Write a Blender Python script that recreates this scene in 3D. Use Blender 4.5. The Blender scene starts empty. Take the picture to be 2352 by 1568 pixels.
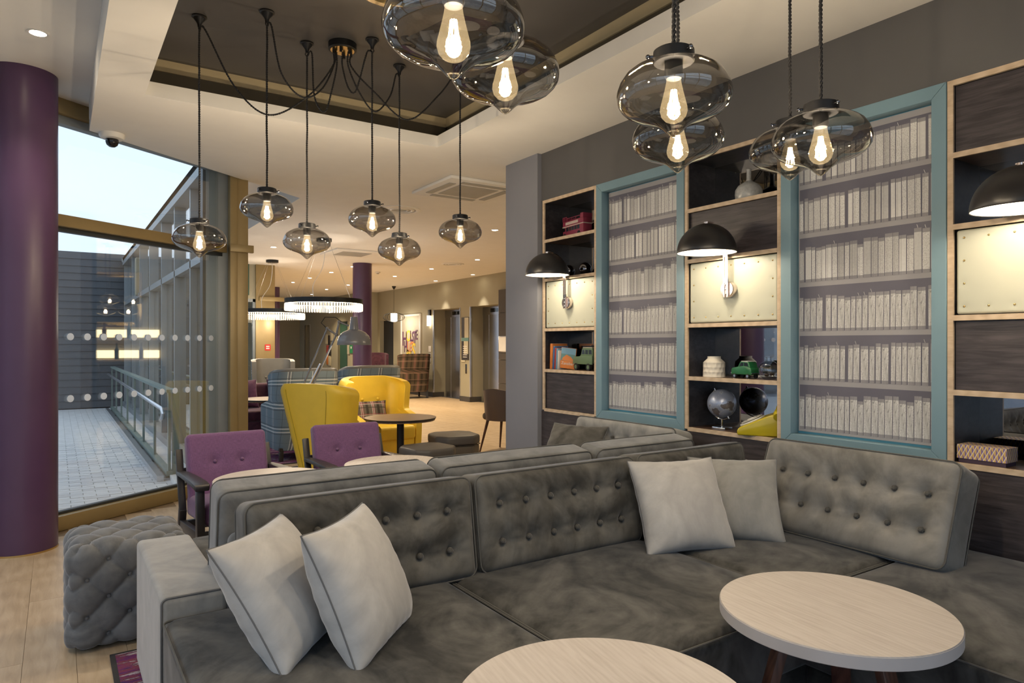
import bpy, bmesh, math, random
import numpy as np
from mathutils import Vector, Matrix, Euler
random.seed(7)
R = math.radians
PI = math.pi
sc = bpy.context.scene
col = sc.collection

# ------------------------------------------------------------------ camera
cam_d = bpy.data.cameras.new('camera')
cam = bpy.data.objects.new('camera', cam_d)
col.objects.link(cam)
cam.location = (0, 0, 1.35)
cam.rotation_euler = (R(90), 0, R(-33.7))
cam_d.sensor_width = 36
cam_d.lens = 24
cam_d.shift_y = 6 / 2352
cam_d.clip_start = 0.05
cam_d.clip_end = 300
sc.camera = cam

# ------------------------------------------------------------------ world (overcast sky), exposure
w = bpy.data.worlds.new('overcast_sky')
sc.world = w
w.use_nodes = True
bg = w.node_tree.nodes['Background']
bg.inputs[0].default_value = (0.71, 0.84, 1.0, 1)
bg.inputs[1].default_value = 0.72
sc.view_settings.view_transform = 'Standard'
sc.view_settings.look = 'None'
sc.view_settings.exposure = 1.18
sc.view_settings.gamma = 1.0
sc.view_settings.use_curve_mapping = False
sc.cycles.use_denoising = True
sc.cycles.max_bounces = 7
sc.cycles.transparent_max_bounces = 16
sc.cycles.use_adaptive_sampling = True
sc.cycles.adaptive_threshold = 0.035
sc.cycles.sample_clamp_indirect = 4.0
sc.cycles.caustics_reflective = False
sc.cycles.caustics_refractive = False
WARM = (1.0, 0.86, 0.68)
WARM2 = (1.0, 0.85, 0.66)
WARM3 = (1.0, 0.77, 0.47)
P_PENDANT = 12.0
P_DOWN = 43.0
P_WALL = 3.8
P_RING = 16.0

# ------------------------------------------------------------------ helpers
def link(o, parent=None):
    col.objects.link(o)
    if parent is not None:
        o.parent = parent
    return o

def tag(o, label=None, cat=None, group=None, kind=None):
    if label: o['label'] = label
    if cat: o['category'] = cat
    if group: o['group'] = group
    if kind: o['kind'] = kind
    return o

def empty(name, loc=(0, 0, 0), rz=0.0, label=None, cat=None, group=None, kind=None, parent=None):
    o = bpy.data.objects.new(name, None)
    link(o, parent)
    o.empty_display_size = 0.05
    o.location = loc
    o.rotation_euler = (0, 0, rz)
    return tag(o, label, cat, group, kind)

def copy_tree(o, parent=None, loc=None, rz=None, label=None):
    c = o.copy()
    col.objects.link(c)
    c.parent = parent
    if loc is not None: c.location = loc
    if rz is not None: c.rotation_euler = (0, 0, rz)
    if label: c['label'] = label
    for ch in list(o.children):
        copy_tree(ch, c)
    return c

class MB:
    """collects simple shapes into one mesh"""
    def __init__(s):
        s.v = []; s.f = []; s.m = []; s.uv = None; s.T = None
    def add(s, verts, faces, mi=0):
        b = len(s.v)
        if s.T is not None:
            verts = [tuple(s.T @ Vector(p)) for p in verts]
        s.v.extend([tuple(p) for p in verts])
        for f in faces:
            s.f.append(tuple(i + b for i in f)); s.m.append(mi)
        return s
    def box(s, c, d, mi=0, rz=0.0, M=None):
        hx, hy, hz = d[0] / 2, d[1] / 2, d[2] / 2
        pts = [Vector((x, y, z)) for x in (-hx, hx) for y in (-hy, hy) for z in (-hz, hz)]
        if M is not None: pts = [M @ p for p in pts]
        elif rz: 
            m = Matrix.Rotation(rz, 3, 'Z'); pts = [m @ p for p in pts]
        pts = [p + Vector(c) for p in pts]
        return s.add(pts, [(0, 1, 3, 2), (4, 6, 7, 5), (0, 4, 5, 1), (2, 3, 7, 6), (0, 2, 6, 4), (1, 5, 7, 3)], mi)
    def b2(s, x0, x1, y0, y1, z0, z1, mi=0):
        return s.box(((x0 + x1) / 2, (y0 + y1) / 2, (z0 + z1) / 2), (abs(x1 - x0), abs(y1 - y0), abs(z1 - z0)), mi)
    def bar(s, a, b, wx, wy=None, mi=0, up=(0, 0, 1)):
        """box bar from a to b with section wx x wy"""
        a = Vector(a); b = Vector(b); d = b - a; L = d.length
        if wy is None: wy = wx
        z = d.normalized(); u = Vector(up)
        if abs(z.dot(u)) > 0.98: u = Vector((0, 1, 0))
        x = u.cross(z).normalized(); y = z.cross(x)
        M = Matrix((x, y, z)).transposed()
        return s.box((a + b) / 2, (wx, wy, L), mi, M=M)
    def lathe(s, prof, n=32, c=(0, 0, 0), mi=0, M=None, sx=1.0, sy=1.0):
        pts = []; faces = []; rows = []
        for r, z in prof:
            if r < 1e-6:
                rows.append([len(pts)]); pts.append(Vector((0, 0, z)))
            else:
                k = len(pts); rows.append(list(range(k, k + n)))
                for i in range(n):
                    a = 2 * PI * i / n
                    pts.append(Vector((r * math.cos(a) * sx, r * math.sin(a) * sy, z)))
        for A, B in zip(rows, rows[1:]):
            if len(A) == 1 and len(B) == 1: continue
            for i in range(n):
                j = (i + 1) % n
                if len(A) == 1: faces.append((A[0], B[j], B[i]))
                elif len(B) == 1: faces.append((A[i], A[j], B[0]))
                else: faces.append((A[i], A[j], B[j], B[i]))
        if M is not None: pts = [M @ p for p in pts]
        pts = [p + Vector(c) for p in pts]
        return s.add(pts, faces, mi)
    def cyl(s, c, r, h, n=24, mi=0, M=None, r2=None):
        if r2 is None: r2 = r
        return s.lathe([(0, -h / 2), (r, -h / 2), (r2, h / 2), (0, h / 2)], n, c, mi, M)
    def rod(s, a, b, r, n=10, mi=0, r2=None):
        a = Vector(a); b = Vector(b); d = b - a
        M = d.to_track_quat('Z', 'Y').to_matrix()
        return s.cyl((a + b) / 2, r, d.length, n, mi, M, r2)
    def sphere(s, c, r, n=24, m=12, mi=0, sz=1.0):
        prof = [(r * math.sin(PI * i / m), -r * math.cos(PI * i / m) * sz) for i in range(m + 1)]
        prof[0] = (0, -r * sz); prof[-1] = (0, r * sz)
        return s.lathe(prof, n, c, mi)
    def tube(s, pts, r, n=6, mi=0, closed=False, caps=True):
        pts = [Vector(p) for p in pts]; k = len(pts)
        rr = r if hasattr(r, '__len__') else [r] * k
        V = []; F = []; prev = None
        for i, p in enumerate(pts):
            if closed: t = pts[(i + 1) % k] - pts[i - 1]
            else: t = pts[min(i + 1, k - 1)] - pts[max(i - 1, 0)]
            if t.length < 1e-9: t = Vector((0, 0, 1))
            t.normalize()
            if prev is None:
                u = Vector((0, 0, 1)) if abs(t.z) < 0.9 else Vector((1, 0, 0))
                x = u.cross(t).normalized()
            else:
                x = prev - t * prev.dot(t)
                x = x.normalized() if x.length > 1e-6 else Vector((1, 0, 0))
            prev = x; y = t.cross(x)
            for j in range(n):
                a = 2 * PI * j / n
                V.append(p + (x * math.cos(a) + y * math.sin(a)) * rr[i])
        for i in range(k if closed else k - 1):
            A = i * n; B = ((i + 1) % k) * n
            for j in range(n):
                q = (j + 1) % n
                F.append((A + j, A + q, B + q, B + j))
        if caps and not closed:
            F.append(tuple(reversed(range(n)))); F.append(tuple(range((k - 1) * n, k * n)))
        return s.add(V, F, mi)
    def prism(s, poly, z0, z1, mi=0, M=None, c=(0, 0, 0)):
        n = len(poly)
        pts = [Vector((x, y, z0)) for x, y in poly] + [Vector((x, y, z1)) for x, y in poly]
        if M is not None: pts = [M @ p for p in pts]
        pts = [p + Vector(c) for p in pts]
        F = [tuple(reversed(range(n))), tuple(range(n, 2 * n))]
        F += [(i, (i + 1) % n, n + (i + 1) % n, n + i) for i in range(n)]
        return s.add(pts, F, mi)
    def build(s, name, mats, parent=None, smooth=False, bevel=0.0, seg=2, loc=None, rot=None, angle=38, fix=True,
              label=None, cat=None, group=None, kind=None):
        me = bpy.data.meshes.new(name)
        me.from_pydata(s.v, [], s.f)
        if not isinstance(mats, (list, tuple)): mats = [mats]
        for m in mats: me.materials.append(MATS[m] if isinstance(m, str) else m)
        if len(mats) > 1:
            me.polygons.foreach_set('material_index', s.m)
        if bevel > 0 or fix:
            bm = bmesh.new(); bm.from_mesh(me)
            if fix: bmesh.ops.recalc_face_normals(bm, faces=bm.faces)
            if bevel > 0:
                ed = [e for e in bm.edges if len(e.link_faces) == 2 and e.calc_face_angle(0) > 0.5]
                bmesh.ops.bevel(bm, geom=ed, offset=bevel, segments=seg, profile=0.5, affect='EDGES', clamp_overlap=True)
            bm.to_mesh(me); bm.free()
        if smooth or bevel > 0:
            me.polygons.foreach_set('use_smooth', [True] * len(me.polygons))
            me.set_sharp_from_angle(angle=R(angle))
        o = bpy.data.objects.new(name, me)
        link(o, parent)
        if loc is not None: o.location = loc
        if rot is not None: o.rotation_euler = rot
        return tag(o, label, cat, group, kind)

def np_obj(name, V, F, mats, parent=None, smooth=True, mi=None, loc=None, rot=None, **kw):
    m = MB(); m.v = [tuple(map(float, p)) for p in V]; m.f = [tuple(map(int, f)) for f in F]
    m.m = [0] * len(m.f) if mi is None else [int(i) for i in mi]
    return m.build(name, mats, parent, smooth=smooth, loc=loc, rot=rot, angle=70, **kw)

def axis_coords(h, r, n, k=4):
    """grid coordinates from -h to h, denser inside the rounded zone r"""
    mid = np.linspace(-(h - r), h - r, max(n, 2))
    z = np.array([math.tan(R(45) * i / k) for i in range(1, k + 1)]) * r
    return np.concatenate([-(h - r) - z[::-1], mid, (h - r) + z])

def soft_box(size, r, res=(10, 10, 10), disp=None, k=4):
    """rounded box with gridded faces; disp(P,N)->P moves the points"""
    hs = [s / 2 for s in size]
    r = min([r] + [h * 0.999 for h in hs])
    ax = [axis_coords(h, r, n, k) for h, n in zip(hs, res)]
    idx = {}; V = []; F = []
    def vid(i, j, l):
        key = (i, j, l)
        if key not in idx:
            idx[key] = len(V); V.append((ax[0][i], ax[1][j], ax[2][l]))
        return idx[key]
    nx, ny, nz = [len(a) for a in ax]
    for i in range(nx - 1):
        for j in range(ny - 1):
            F.append((vid(i, j, 0), vid(i, j + 1, 0), vid(i + 1, j + 1, 0), vid(i + 1, j, 0)))
            F.append((vid(i, j, nz - 1), vid(i + 1, j, nz - 1), vid(i + 1, j + 1, nz - 1), vid(i, j + 1, nz - 1)))
    for i in range(nx - 1):
        for l in range(nz - 1):
            F.append((vid(i, 0, l), vid(i + 1, 0, l), vid(i + 1, 0, l + 1), vid(i, 0, l + 1)))
            F.append((vid(i, ny - 1, l), vid(i, ny - 1, l + 1), vid(i + 1, ny - 1, l + 1), vid(i + 1, ny - 1, l)))
    for j in range(ny - 1):
        for l in range(nz - 1):
            F.append((vid(0, j, l), vid(0, j, l + 1), vid(0, j + 1, l + 1), vid(0, j + 1, l)))
            F.append((vid(nx - 1, j, l), vid(nx - 1, j + 1, l), vid(nx - 1, j + 1, l + 1), vid(nx - 1, j, l + 1)))
    P = np.array(V)
    inner = np.array(hs) - r
    Q = np.clip(P, -inner, inner)
    D = P - Q
    L = np.linalg.norm(D, axis=1, keepdims=True); L[L < 1e-9] = 1
    N = D / L
    P = Q + N * r
    if disp is not None: P = disp(P, N)
    return P, F

def noise2(x, y, seed=0, n=5):
    """cheap smooth noise from sines"""
    rs = np.random.RandomState(seed); o = 0
    for i in range(n):
        a, b, c, d = rs.uniform(-1, 1), rs.uniform(-1, 1), rs.uniform(0, 6.28), rs.uniform(0.5, 1)
        o = o + d * np.sin(a * x + b * y + c)
    return o / n

def point_light(name, loc, power, radius, color, parent=None):
    d = bpy.data.lights.new(name, 'POINT')
    d.energy = power; d.shadow_soft_size = radius; d.color = color
    o = bpy.data.objects.new(name, d); link(o, parent); o.location = loc
    return o

def spot_light(name, loc, power, radius, color, angle, blend=0.5, parent=None, rot=(0, 0, 0)):
    d = bpy.data.lights.new(name, 'SPOT')
    d.energy = power; d.shadow_soft_size = radius; d.color = color; d.spot_size = R(angle); d.spot_blend = blend
    o = bpy.data.objects.new(name, d); link(o, parent); o.location = loc; o.rotation_euler = rot
    return o

def text_obj(name, body, mat, size, parent=None, loc=(0, 0, 0), rot=(0, 0, 0), sx=1.0, extrude=0.0005, align='CENTER', bold=0.0):
    c = bpy.data.curves.new(name, 'FONT')
    c.body = body; c.size = size; c.extrude = extrude; c.align_x = align; c.align_y = 'CENTER'; c.offset = bold
    c.materials.append(MATS[mat]); c.resolution_u = 3
    tmp = bpy.data.objects.new('tmp_text', c); col.objects.link(tmp)
    dg = bpy.context.evaluated_depsgraph_get(); me = bpy.data.meshes.new_from_object(tmp.evaluated_get(dg))
    bpy.data.objects.remove(tmp); bpy.data.curves.remove(c)
    o = bpy.data.objects.new(name, me); link(o, parent)
    o.location = loc; o.rotation_euler = rot; o.scale = (sx, 1, 1)
    return o
# ------------------------------------------------------------------ materials
MATS = {}
def newmat(name):
    m = bpy.data.materials.new(name); m.use_nodes = True
    nt = m.node_tree; nt.nodes.clear()
    out = nt.nodes.new('ShaderNodeOutputMaterial')
    MATS[name] = m
    return m, nt, out
def pbsdf(nt, out, color=(.5, .5, .5), rough=.5, metal=0., spec=.5, **kw):
    b = nt.nodes.new('ShaderNodeBsdfPrincipled')
    b.inputs['Base Color'].default_value = (*color, 1)
    b.inputs['Roughness'].default_value = rough
    b.inputs['Metallic'].default_value = metal
    b.inputs['Specular IOR Level'].default_value = spec
    for k, v in kw.items():
        b.inputs[k].default_value = v
    nt.links.new(b.outputs[0], out.inputs[0])
    return b
def nd(nt, t, **kw):
    n = nt.nodes.new(t)
    for k, v in kw.items():
        setattr(n, k, v)
    return n
def coords(nt, scale=(1, 1, 1), rot=(0, 0, 0), kind='Object'):
    tc = nd(nt, 'ShaderNodeTexCoord'); mp = nd(nt, 'ShaderNodeMapping')
    mp.inputs['Scale'].default_value = scale; mp.inputs['Rotation'].default_value = rot
    nt.links.new(tc.outputs[kind], mp.inputs[0])
    return mp.outputs[0]
def noise(nt, vec, scale=5., detail=4., rough=.5, dist=0.):
    n = nd(nt, 'ShaderNodeTexNoise')
    n.inputs['Scale'].default_value = scale; n.inputs['Detail'].default_value = detail
    n.inputs['Roughness'].default_value = rough; n.inputs['Distortion'].default_value = dist
    if vec is not None: nt.links.new(vec, n.inputs['Vector'])
    return n.outputs['Fac']
def ramp(nt, fac, stops, interp='LINEAR'):
    r = nd(nt, 'ShaderNodeValToRGB'); cr = r.color_ramp; cr.interpolation = interp
    while len(cr.elements) < len(stops): cr.elements.new(0.5)
    for e, (p, c) in zip(cr.elements, stops):
        e.position = p; e.color = (*c, 1) if len(c) == 3 else c
    nt.links.new(fac, r.inputs[0])
    return r.outputs[0]
def bump(nt, b, fac, strength=.2, dist=.01):
    n = nd(nt, 'ShaderNodeBump'); n.inputs['Strength'].default_value = strength; n.inputs['Distance'].default_value = dist
    nt.links.new(fac, n.inputs['Height']); nt.links.new(n.outputs[0], b.inputs['Normal'])
def mixc(nt, fac, a, b, blend='MIX'):
    m = nd(nt, 'ShaderNodeMix', data_type='RGBA', blend_type=blend)
    for sock, v in ((m.inputs[0], fac), (m.inputs[6], a), (m.inputs[7], b)):
        if isinstance(v, (int, float)): sock.default_value = v
        elif isinstance(v, tuple): sock.default_value = (*v, 1)
        else: nt.links.new(v, sock)
    return m.outputs[2]
def math_n(nt, op, a, b=None, c=None):
    m = nd(nt, 'ShaderNodeMath', operation=op)
    for i, v in enumerate((a, b, c)):
        if v is None: continue
        if isinstance(v, (int, float)): m.inputs[i].default_value = v
        else: nt.links.new(v, m.inputs[i])
    return m.outputs[0]

def plain(name, color, rough=.5, metal=0., spec=.5, var=0.06, vscale=6., bmp=0., **kw):
    m, nt, out = newmat(name)
    b = pbsdf(nt, out, color, rough, metal, spec, **kw)
    v = coords(nt)
    f = noise(nt, v, vscale, 3.)
    if var > 0:
        lo = tuple(max(0, c * (1 - var)) for c in color); hi = tuple(min(1, c * (1 + var)) for c in color)
        nt.links.new(ramp(nt, f, [(.3, lo), (.7, hi)]), b.inputs['Base Color'])
    if bmp > 0:
        bump(nt, b, noise(nt, v, vscale * 40, 2.), bmp, .002)
    return m
def wood(name, stops, rough=.45, scale=(1, 1, 1), rot=(0, 0, 0), grain=14., bmp=.08, kind='Object', spec=.4, wave=.25):
    m, nt, out = newmat(name)
    b = pbsdf(nt, out, (.5, .5, .5), rough, 0, spec)
    v = coords(nt, scale, rot, kind)
    n1 = noise(nt, v, grain, 6., .62, .6)
    w_ = nd(nt, 'ShaderNodeTexWave', wave_type='BANDS', bands_direction='Y')
    w_.inputs['Scale'].default_value = grain * .35; w_.inputs['Distortion'].default_value = 7; w_.inputs['Detail'].default_value = 3
    w_.inputs['Detail Scale'].default_value = .6
    nt.links.new(v, w_.inputs['Vector'])
    f = math_n(nt, 'ADD', math_n(nt, 'MULTIPLY', n1, 1 - wave), math_n(nt, 'MULTIPLY', w_.outputs['Fac'], wave))
    nt.links.new(ramp(nt, f, stops), b.inputs['Base Color'])
    bump(nt, b, n1, bmp, .004)
    return m
def velvet(name, dark, light, scale=3.2, sheen=.5, stretch=(1, 1, 1)):
    m, nt, out = newmat(name)
    b = pbsdf(nt, out, light, .75, 0, .25)
    b.inputs['Sheen Weight'].default_value = sheen
    b.inputs['Sheen Roughness'].default_value = .35
    b.inputs['Sheen Tint'].default_value = (.9, .92, 1., 1)
    v = coords(nt, stretch)
    f = noise(nt, v, scale, 5., .58, 2.4)
    f2 = noise(nt, v, scale * 5, 4., .6, .8)
    g = math_n(nt, 'ADD', math_n(nt, 'MULTIPLY', f, .75), math_n(nt, 'MULTIPLY', f2, .25))
    nt.links.new(ramp(nt, g, [(.38, dark), (.5, tuple((a + b_) / 2 for a, b_ in zip(dark, light))), (.62, light)]), b.inputs['Base Color'])
    bump(nt, b, f2, .12, .006)
    return m
def emis(name, color, strength):
    m, nt, out = newmat(name)
    e = nd(nt, 'ShaderNodeEmission'); e.inputs[0].default_value = (*color, 1); e.inputs[1].default_value = strength
    nt.links.new(e.outputs[0], out.inputs[0]); return m
def thin_glass(name, tint, refl_ior=1.5, rough=.0, gain=1.0, base=0.0, edge=None):
    m, nt, out = newmat(name)
    tr = nd(nt, 'ShaderNodeBsdfTransparent'); tr.inputs[0].default_value = (*tint, 1)
    gl = nd(nt, 'ShaderNodeBsdfGlossy'); gl.inputs['Roughness'].default_value = rough; gl.inputs[0].default_value = (1, 1, 1, 1)
    # Schlick reflectance, the same from both sides of the thin wall
    lw = nd(nt, 'ShaderNodeLayerWeight'); lw.inputs['Blend'].default_value = .5
    r0 = ((refl_ior - 1) / (refl_ior + 1)) ** 2 * gain + base
    f = math_n(nt, 'ADD', math_n(nt, 'MULTIPLY', math_n(nt, 'POWER', lw.outputs['Facing'], 5.), 1 - r0), r0)
    if edge:   # longer path through the tinted wall at a slant
        nt.links.new(mixc(nt, math_n(nt, 'POWER', lw.outputs['Facing'], 2.5), tint, edge), tr.inputs[0])
    cl = nd(nt, 'ShaderNodeClamp'); nt.links.new(f, cl.inputs[0])
    mx = nd(nt, 'ShaderNodeMixShader')
    nt.links.new(cl.outputs[0], mx.inputs[0]); nt.links.new(tr.outputs[0], mx.inputs[1]); nt.links.new(gl.outputs[0], mx.inputs[2])
    nt.links.new(mx.outputs[0], out.inputs[0]); return m
def plaid(name, base, bands, kind='Object', sx=4.0, rough=.85):
    """woven plaid: base colour plus stripes (offset,width,colour,strength) in both directions"""
    m, nt, out = newmat(name)
    b = pbsdf(nt, out, base, rough, 0, .2)
    tc = nd(nt, 'ShaderNodeUVMap'); sp = nd(nt, 'ShaderNodeSeparateXYZ')
    nt.links.new(tc.outputs[0], sp.inputs[0])
    cur = None
    cs = base
    for axis, lst in ((0, bands[0]), (1, bands[1])):
        fr = math_n(nt, 'FRACT', math_n(nt, 'MULTIPLY', sp.outputs[axis], sx))
        for o, w_, c, s in lst:
            d = math_n(nt, 'ABSOLUTE', math_n(nt, 'SUBTRACT', fr, o))
            k = math_n(nt, 'MULTIPLY', math_n(nt, 'LESS_THAN', d, w_ / 2), s)
            cs = mixc(nt, k, cs, c)
    nt.links.new(cs, b.inputs['Base Color'])
    return m

# structure
plain('ceiling_white', (.80, .78, .75), .85, var=.015, spec=.2)
plain('tray_dark', (.085, .08, .078), .42, var=.04, spec=.35)
plain('tray_tan', (.58, .48, .30), .6, var=.04)
plain('tray_brown', (.11, .09, .06), .6, var=.05)
plain('wall_dark', (.095, .093, .095), .6, var=.05, vscale=3)
plain('wall_pilaster', (.225, .23, .265), .7, var=.03, vscale=3)
plain('wall_taupe', (.33, .305, .225), .75, var=.03, vscale=2)
plain('wall_back', (.45, .43, .40), .8, var=.03, vscale=2)
plain('baseboard_dark', (.05, .045, .04), .5)
wood('panel_wood', [(.3, (.030, .025, .028)), (.5, (.052, .044, .048)), (.7, (.085, .072, .076))], .42, (5, .7, 9), grain=7, bmp=.15, wave=.06)
wood('shelf_dark', [(.3, (.014, .013, .015)), (.7, (.04, .036, .04))], .35, (5, .8, 9), grain=7, bmp=.1)
wood('shelf_floor', [(.3, (.05, .028, .018)), (.7, (.11, .065, .042))], .35, (5, .8, 9), grain=7, bmp=.1)
wood('oak_edge', [(.3, (.48, .36, .245)), (.7, (.62, .49, .355))], .5, (8, 1.5, 8), grain=9, bmp=.06)
wood('floor_oak', [(.3, (.36, .265, .17)), (.5, (.43, .325, .215)), (.72, (.51, .40, .275))], .38, (9, 1.1, 3), grain=3.2, bmp=.06, wave=.12)
wood('floor_oak_pale', [(.3, (.38, .28, .182)), (.5, (.455, .345, .23)), (.72, (.53, .42, .295))], .38, (9, 1.1, 3), grain=3.6, bmp=.06, wave=.12)
plain('floor_joint', (.22, .16, .10), .6)
plain('column_purple', (.075, .035, .088), .36, var=.04, spec=.5)
plain('teal_paint', (.175, .285, .345), .45, var=.03)
plain('teal_edge', (.05, .20, .30), .5)
plain('gold_frame', (.30, .22, .10), .42, metal=.25, var=.05)
plain('grey_frame', (.26, .29, .31), .45, metal=.2, var=.04)
plain('dark_gasket', (.03, .035, .04), .5)
def filmmat():
    m, nt, out = newmat('white_film')
    d = nd(nt, 'ShaderNodeBsdfDiffuse'); d.inputs[0].default_value = (.9, .9, .9, 1)
    t = nd(nt, 'ShaderNodeBsdfTranslucent'); t.inputs[0].default_value = (.9, .9, .9, 1)
    x = nd(nt, 'ShaderNodeMixShader'); x.inputs[0].default_value = .6
    nt.links.new(d.outputs[0], x.inputs[1]); nt.links.new(t.outputs[0], x.inputs[2]); nt.links.new(x.outputs[0], out.inputs[0])
filmmat()
thin_glass('window_glass', (.95, .97, .975), 1.52, gain=3.0)
thin_glass('smoke_glass', (.60, .585, .56), 1.5, gain=2.4, base=.03, edge=(.22, .20, .18))
thin_glass('bulb_glass', (.98, .95, .88), 1.45, gain=.8)
def bulbmat():
    m = MATS['bulb_glass']; nt = m.node_tree
    out = [n for n in nt.nodes if n.type == 'OUTPUT_MATERIAL'][0]; src = out.inputs[0].links[0].from_socket
    e = nd(nt, 'ShaderNodeEmission'); e.inputs[0].default_value = (1., .74, .40, 1); e.inputs[1].default_value = .2
    a = nd(nt, 'ShaderNodeAddShader'); nt.links.new(src, a.inputs[0]); nt.links.new(e.outputs[0], a.inputs[1]); nt.links.new(a.outputs[0], out.inputs[0])
bulbmat()
thin_glass('clear_glass', (.78, .82, .86), 1.5, gain=2.2, base=.05)
plain('mirror', (.42, .43, .46), .015, metal=1., var=0)
plain('black_metal', (.018, .018, .02), .42, metal=.5, var=.05)
plain('cord_black', (.02, .019, .02), .8, var=.1)
plain('black_shade', (.012, .011, .012), .38, var=.04, spec=.5)
plain('white_inner', (.88, .86, .80), .6, var=0)
plain('chrome', (.78, .78, .80), .08, metal=1., var=0)
plain('copper_chrome', (.72, .62, .58), .18, metal=1., var=.03)
plain('dark_chrome', (.22, .22, .24), .06, metal=1., var=0)
plain('steel', (.46, .46, .48), .28, metal=1., var=.06, vscale=2)
plain('aluminium', (.62, .62, .64), .3, metal=1., var=.03)
plain('brass', (.62, .45, .20), .25, metal=1., var=.03)
plain('cream_vinyl', (.50, .51, .42), .5, var=.02, bmp=.05)
plain('lamp_grey', (.20, .21, .235), .22, var=.03, spec=.6)
emis('filament', (1., .72, .36), 90.)
emis('led_warm', (1., .80, .52), 12.)
emis('lens_glow', (1., .84, .6), 30.)
emis('shade_glow', (1., .82, .55), 6.)
emis('bulb_glow', (1., .82, .55), 40.)
emis('bar_glow', (1., .78, .42), 3.0)
# soft goods
velvet('velvet_grey', (.024, .0235, .0215), (.118, .115, .108), 2.0, .28)
velvet('velvet_side', (.12, .122, .124), (.21, .213, .215), 3., .45)
velvet('velvet_mid', (.12, .118, .112), (.225, .22, .21), 2.2, .4)
velvet('velvet_cushion', (.044, .042, .038), (.122, .118, .110), 2.4, .3)
velvet('velvet_pale', (.22, .22, .215), (.31, .305, .295), 3., .5)
velvet('velvet_silver', (.36, .35, .345), (.46, .45, .44), 3., .5)
velvet('velvet_pouf', (.10, .105, .115), (.155, .16, .17), 4., .45)
velvet('velvet_purple', (.05, .016, .045), (.10, .032, .075), 4., .4)
velvet('velvet_plum', (.055, .02, .035), (.10, .035, .055), 4., .3)
plain('piping_grey', (.085, .084, .08), .8, var=.1)
plain('piping_dark', (.12, .122, .128), .8, var=.1)
plain('yellow_leather', (.78, .53, .045), .42, var=.05, bmp=.06)
plain('yellow_seam', (.42, .30, .02), .5)
plain('grey_leather', (.13, .125, .115), .42, var=.07, bmp=.05)
plain('brown_leather', (.085, .06, .05), .42, var=.06, bmp=.05)
plain('ottoman_brown', (.105, .09, .075), .5, var=.05, bmp=.05)
plain('ottoman_lid', (.085, .078, .075), .5, var=.05, bmp=.05)
plain('dark_wood', (.022, .019, .02), .4, var=.15)
plain('leg_blue', (.03, .035, .045), .4)
wood('walnut_top', [(.3, (.15, .09, .055)), (.7, (.30, .20, .13))], .35, (1, 5, 1), grain=5)
wood('leg_mahogany', [(.3, (.045, .02, .014)), (.7, (.10, .045, .03))], .4, (6, 6, .8), grain=8)
wood('pale_top', [(.3, (.42, .375, .345)), (.5, (.48, .435, .405)), (.72, (.53, .485, .455))], .42, (1.0, 9, 1), (0, 0, .2), grain=7., bmp=.03, wave=.1)
plain('pale_edge', (.50, .47, .46), .5, var=.08)
def linen(name, base):
    m, nt, out = newmat(name)
    b = pbsdf(nt, out, base, .9, 0, .15); b.inputs['Sheen Weight'].default_value = .25
    f1 = noise(nt, coords(nt, (6, 160, 160)), 6, 2.); f2 = noise(nt, coords(nt, (160, 160, 7)), 6, 2.)
    f = math_n(nt, 'MULTIPLY', math_n(nt, 'ADD', f1, f2), .5)
    nt.links.new(ramp(nt, f, [(.35, tuple(c * .62 for c in base)), (.65, tuple(min(1, c * 1.35) for c in base))]), b.inputs['Base Color'])
    bump(nt, b, f, .15, .003)
linen('purple_linen', (.15, .075, .165))
W = (.62, .62, .60); DK = (.05, .055, .06)
plaid('plaid_grey', (.155, .195, .225), (
    [(.12, .015, DK, .8), (.18, .03, W, .75), (.24, .02, (.12, .06, .06), .8), (.30, .03, W, .75), (.7, .02, DK, .6)],
    [(.12, .03, DK, .7), (.20, .04, W, .8), (.27, .03, (.10, .14, .15), .8), (.34, .04, W, .8), (.42, .03, DK, .7), (.75, .015, DK, .4)]), sx=3.6)
plaid('plaid_brown', (.085, .065, .045), (
    [(.2, .18, (.03, .025, .02), .8), (.5, .2, (.19, .10, .085), .8), (.8, .12, (.03, .025, .02), .7)],
    [(.12, .03, (.33, .22, .17), .7), (.2, .03, (.33, .22, .17), .7), (.5, .2, (.03, .025, .02), .5), (.6, .03, (.33, .22, .17), .6)]), sx=3.4)
plaid('plaid_tub', (.12, .095, .07), ([(.3, .06, (.19, .16, .12), .8), (.8, .04, (.05, .04, .03), .7)], [(.3, .06, (.19, .16, .12), .8), (.8, .04, (.05, .04, .03), .7)]), sx=16)
plaid('plaid_pillow', (.105, .095, .08), (
    [(.15, .05, (.45, .42, .40), .9), (.22, .04, (.32, .06, .10), .9), (.29, .05, (.45, .42, .40), .9), (.36, .03, (.32, .06, .10), .9), (.7, .22, (.035, .03, .025), .9)],
    [(.3, .12, (.035, .03, .025), .6), (.62, .05, (.45, .42, .40), .8), (.70, .04, (.32, .06, .10), .7)]), sx=2.0)
def rugmat(name):
    m, nt, out = newmat(name)
    b = pbsdf(nt, out, (.3, .1, .2), .95, 0, .1)
    f = noise(nt, coords(nt, (.8, 4.5, 1)), 3.2, 8., .75, .4)
    g = noise(nt, coords(nt, (3, 9, 1)), 14., 5., .7)
    h = math_n(nt, 'ADD', math_n(nt, 'MULTIPLY', f, .8), math_n(nt, 'MULTIPLY', g, .2))
    nt.links.new(ramp(nt, h, [(.36, (.03, .13, .17)), (.41, (.04, .03, .05)), (.45, (.11, .03, .16)), (.50, (.20, .05, .07)), (.535, (.07, .04, .08)), (.57, (.50, .47, .50)), (.60, (.18, .07, .13)), (.66, (.05, .04, .06))]), b.inputs['Base Color'])
    bump(nt, b, g, .4, .006)
rugmat('rug_multi')
plain('rug_border', (.03, .028, .03), .95)
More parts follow.
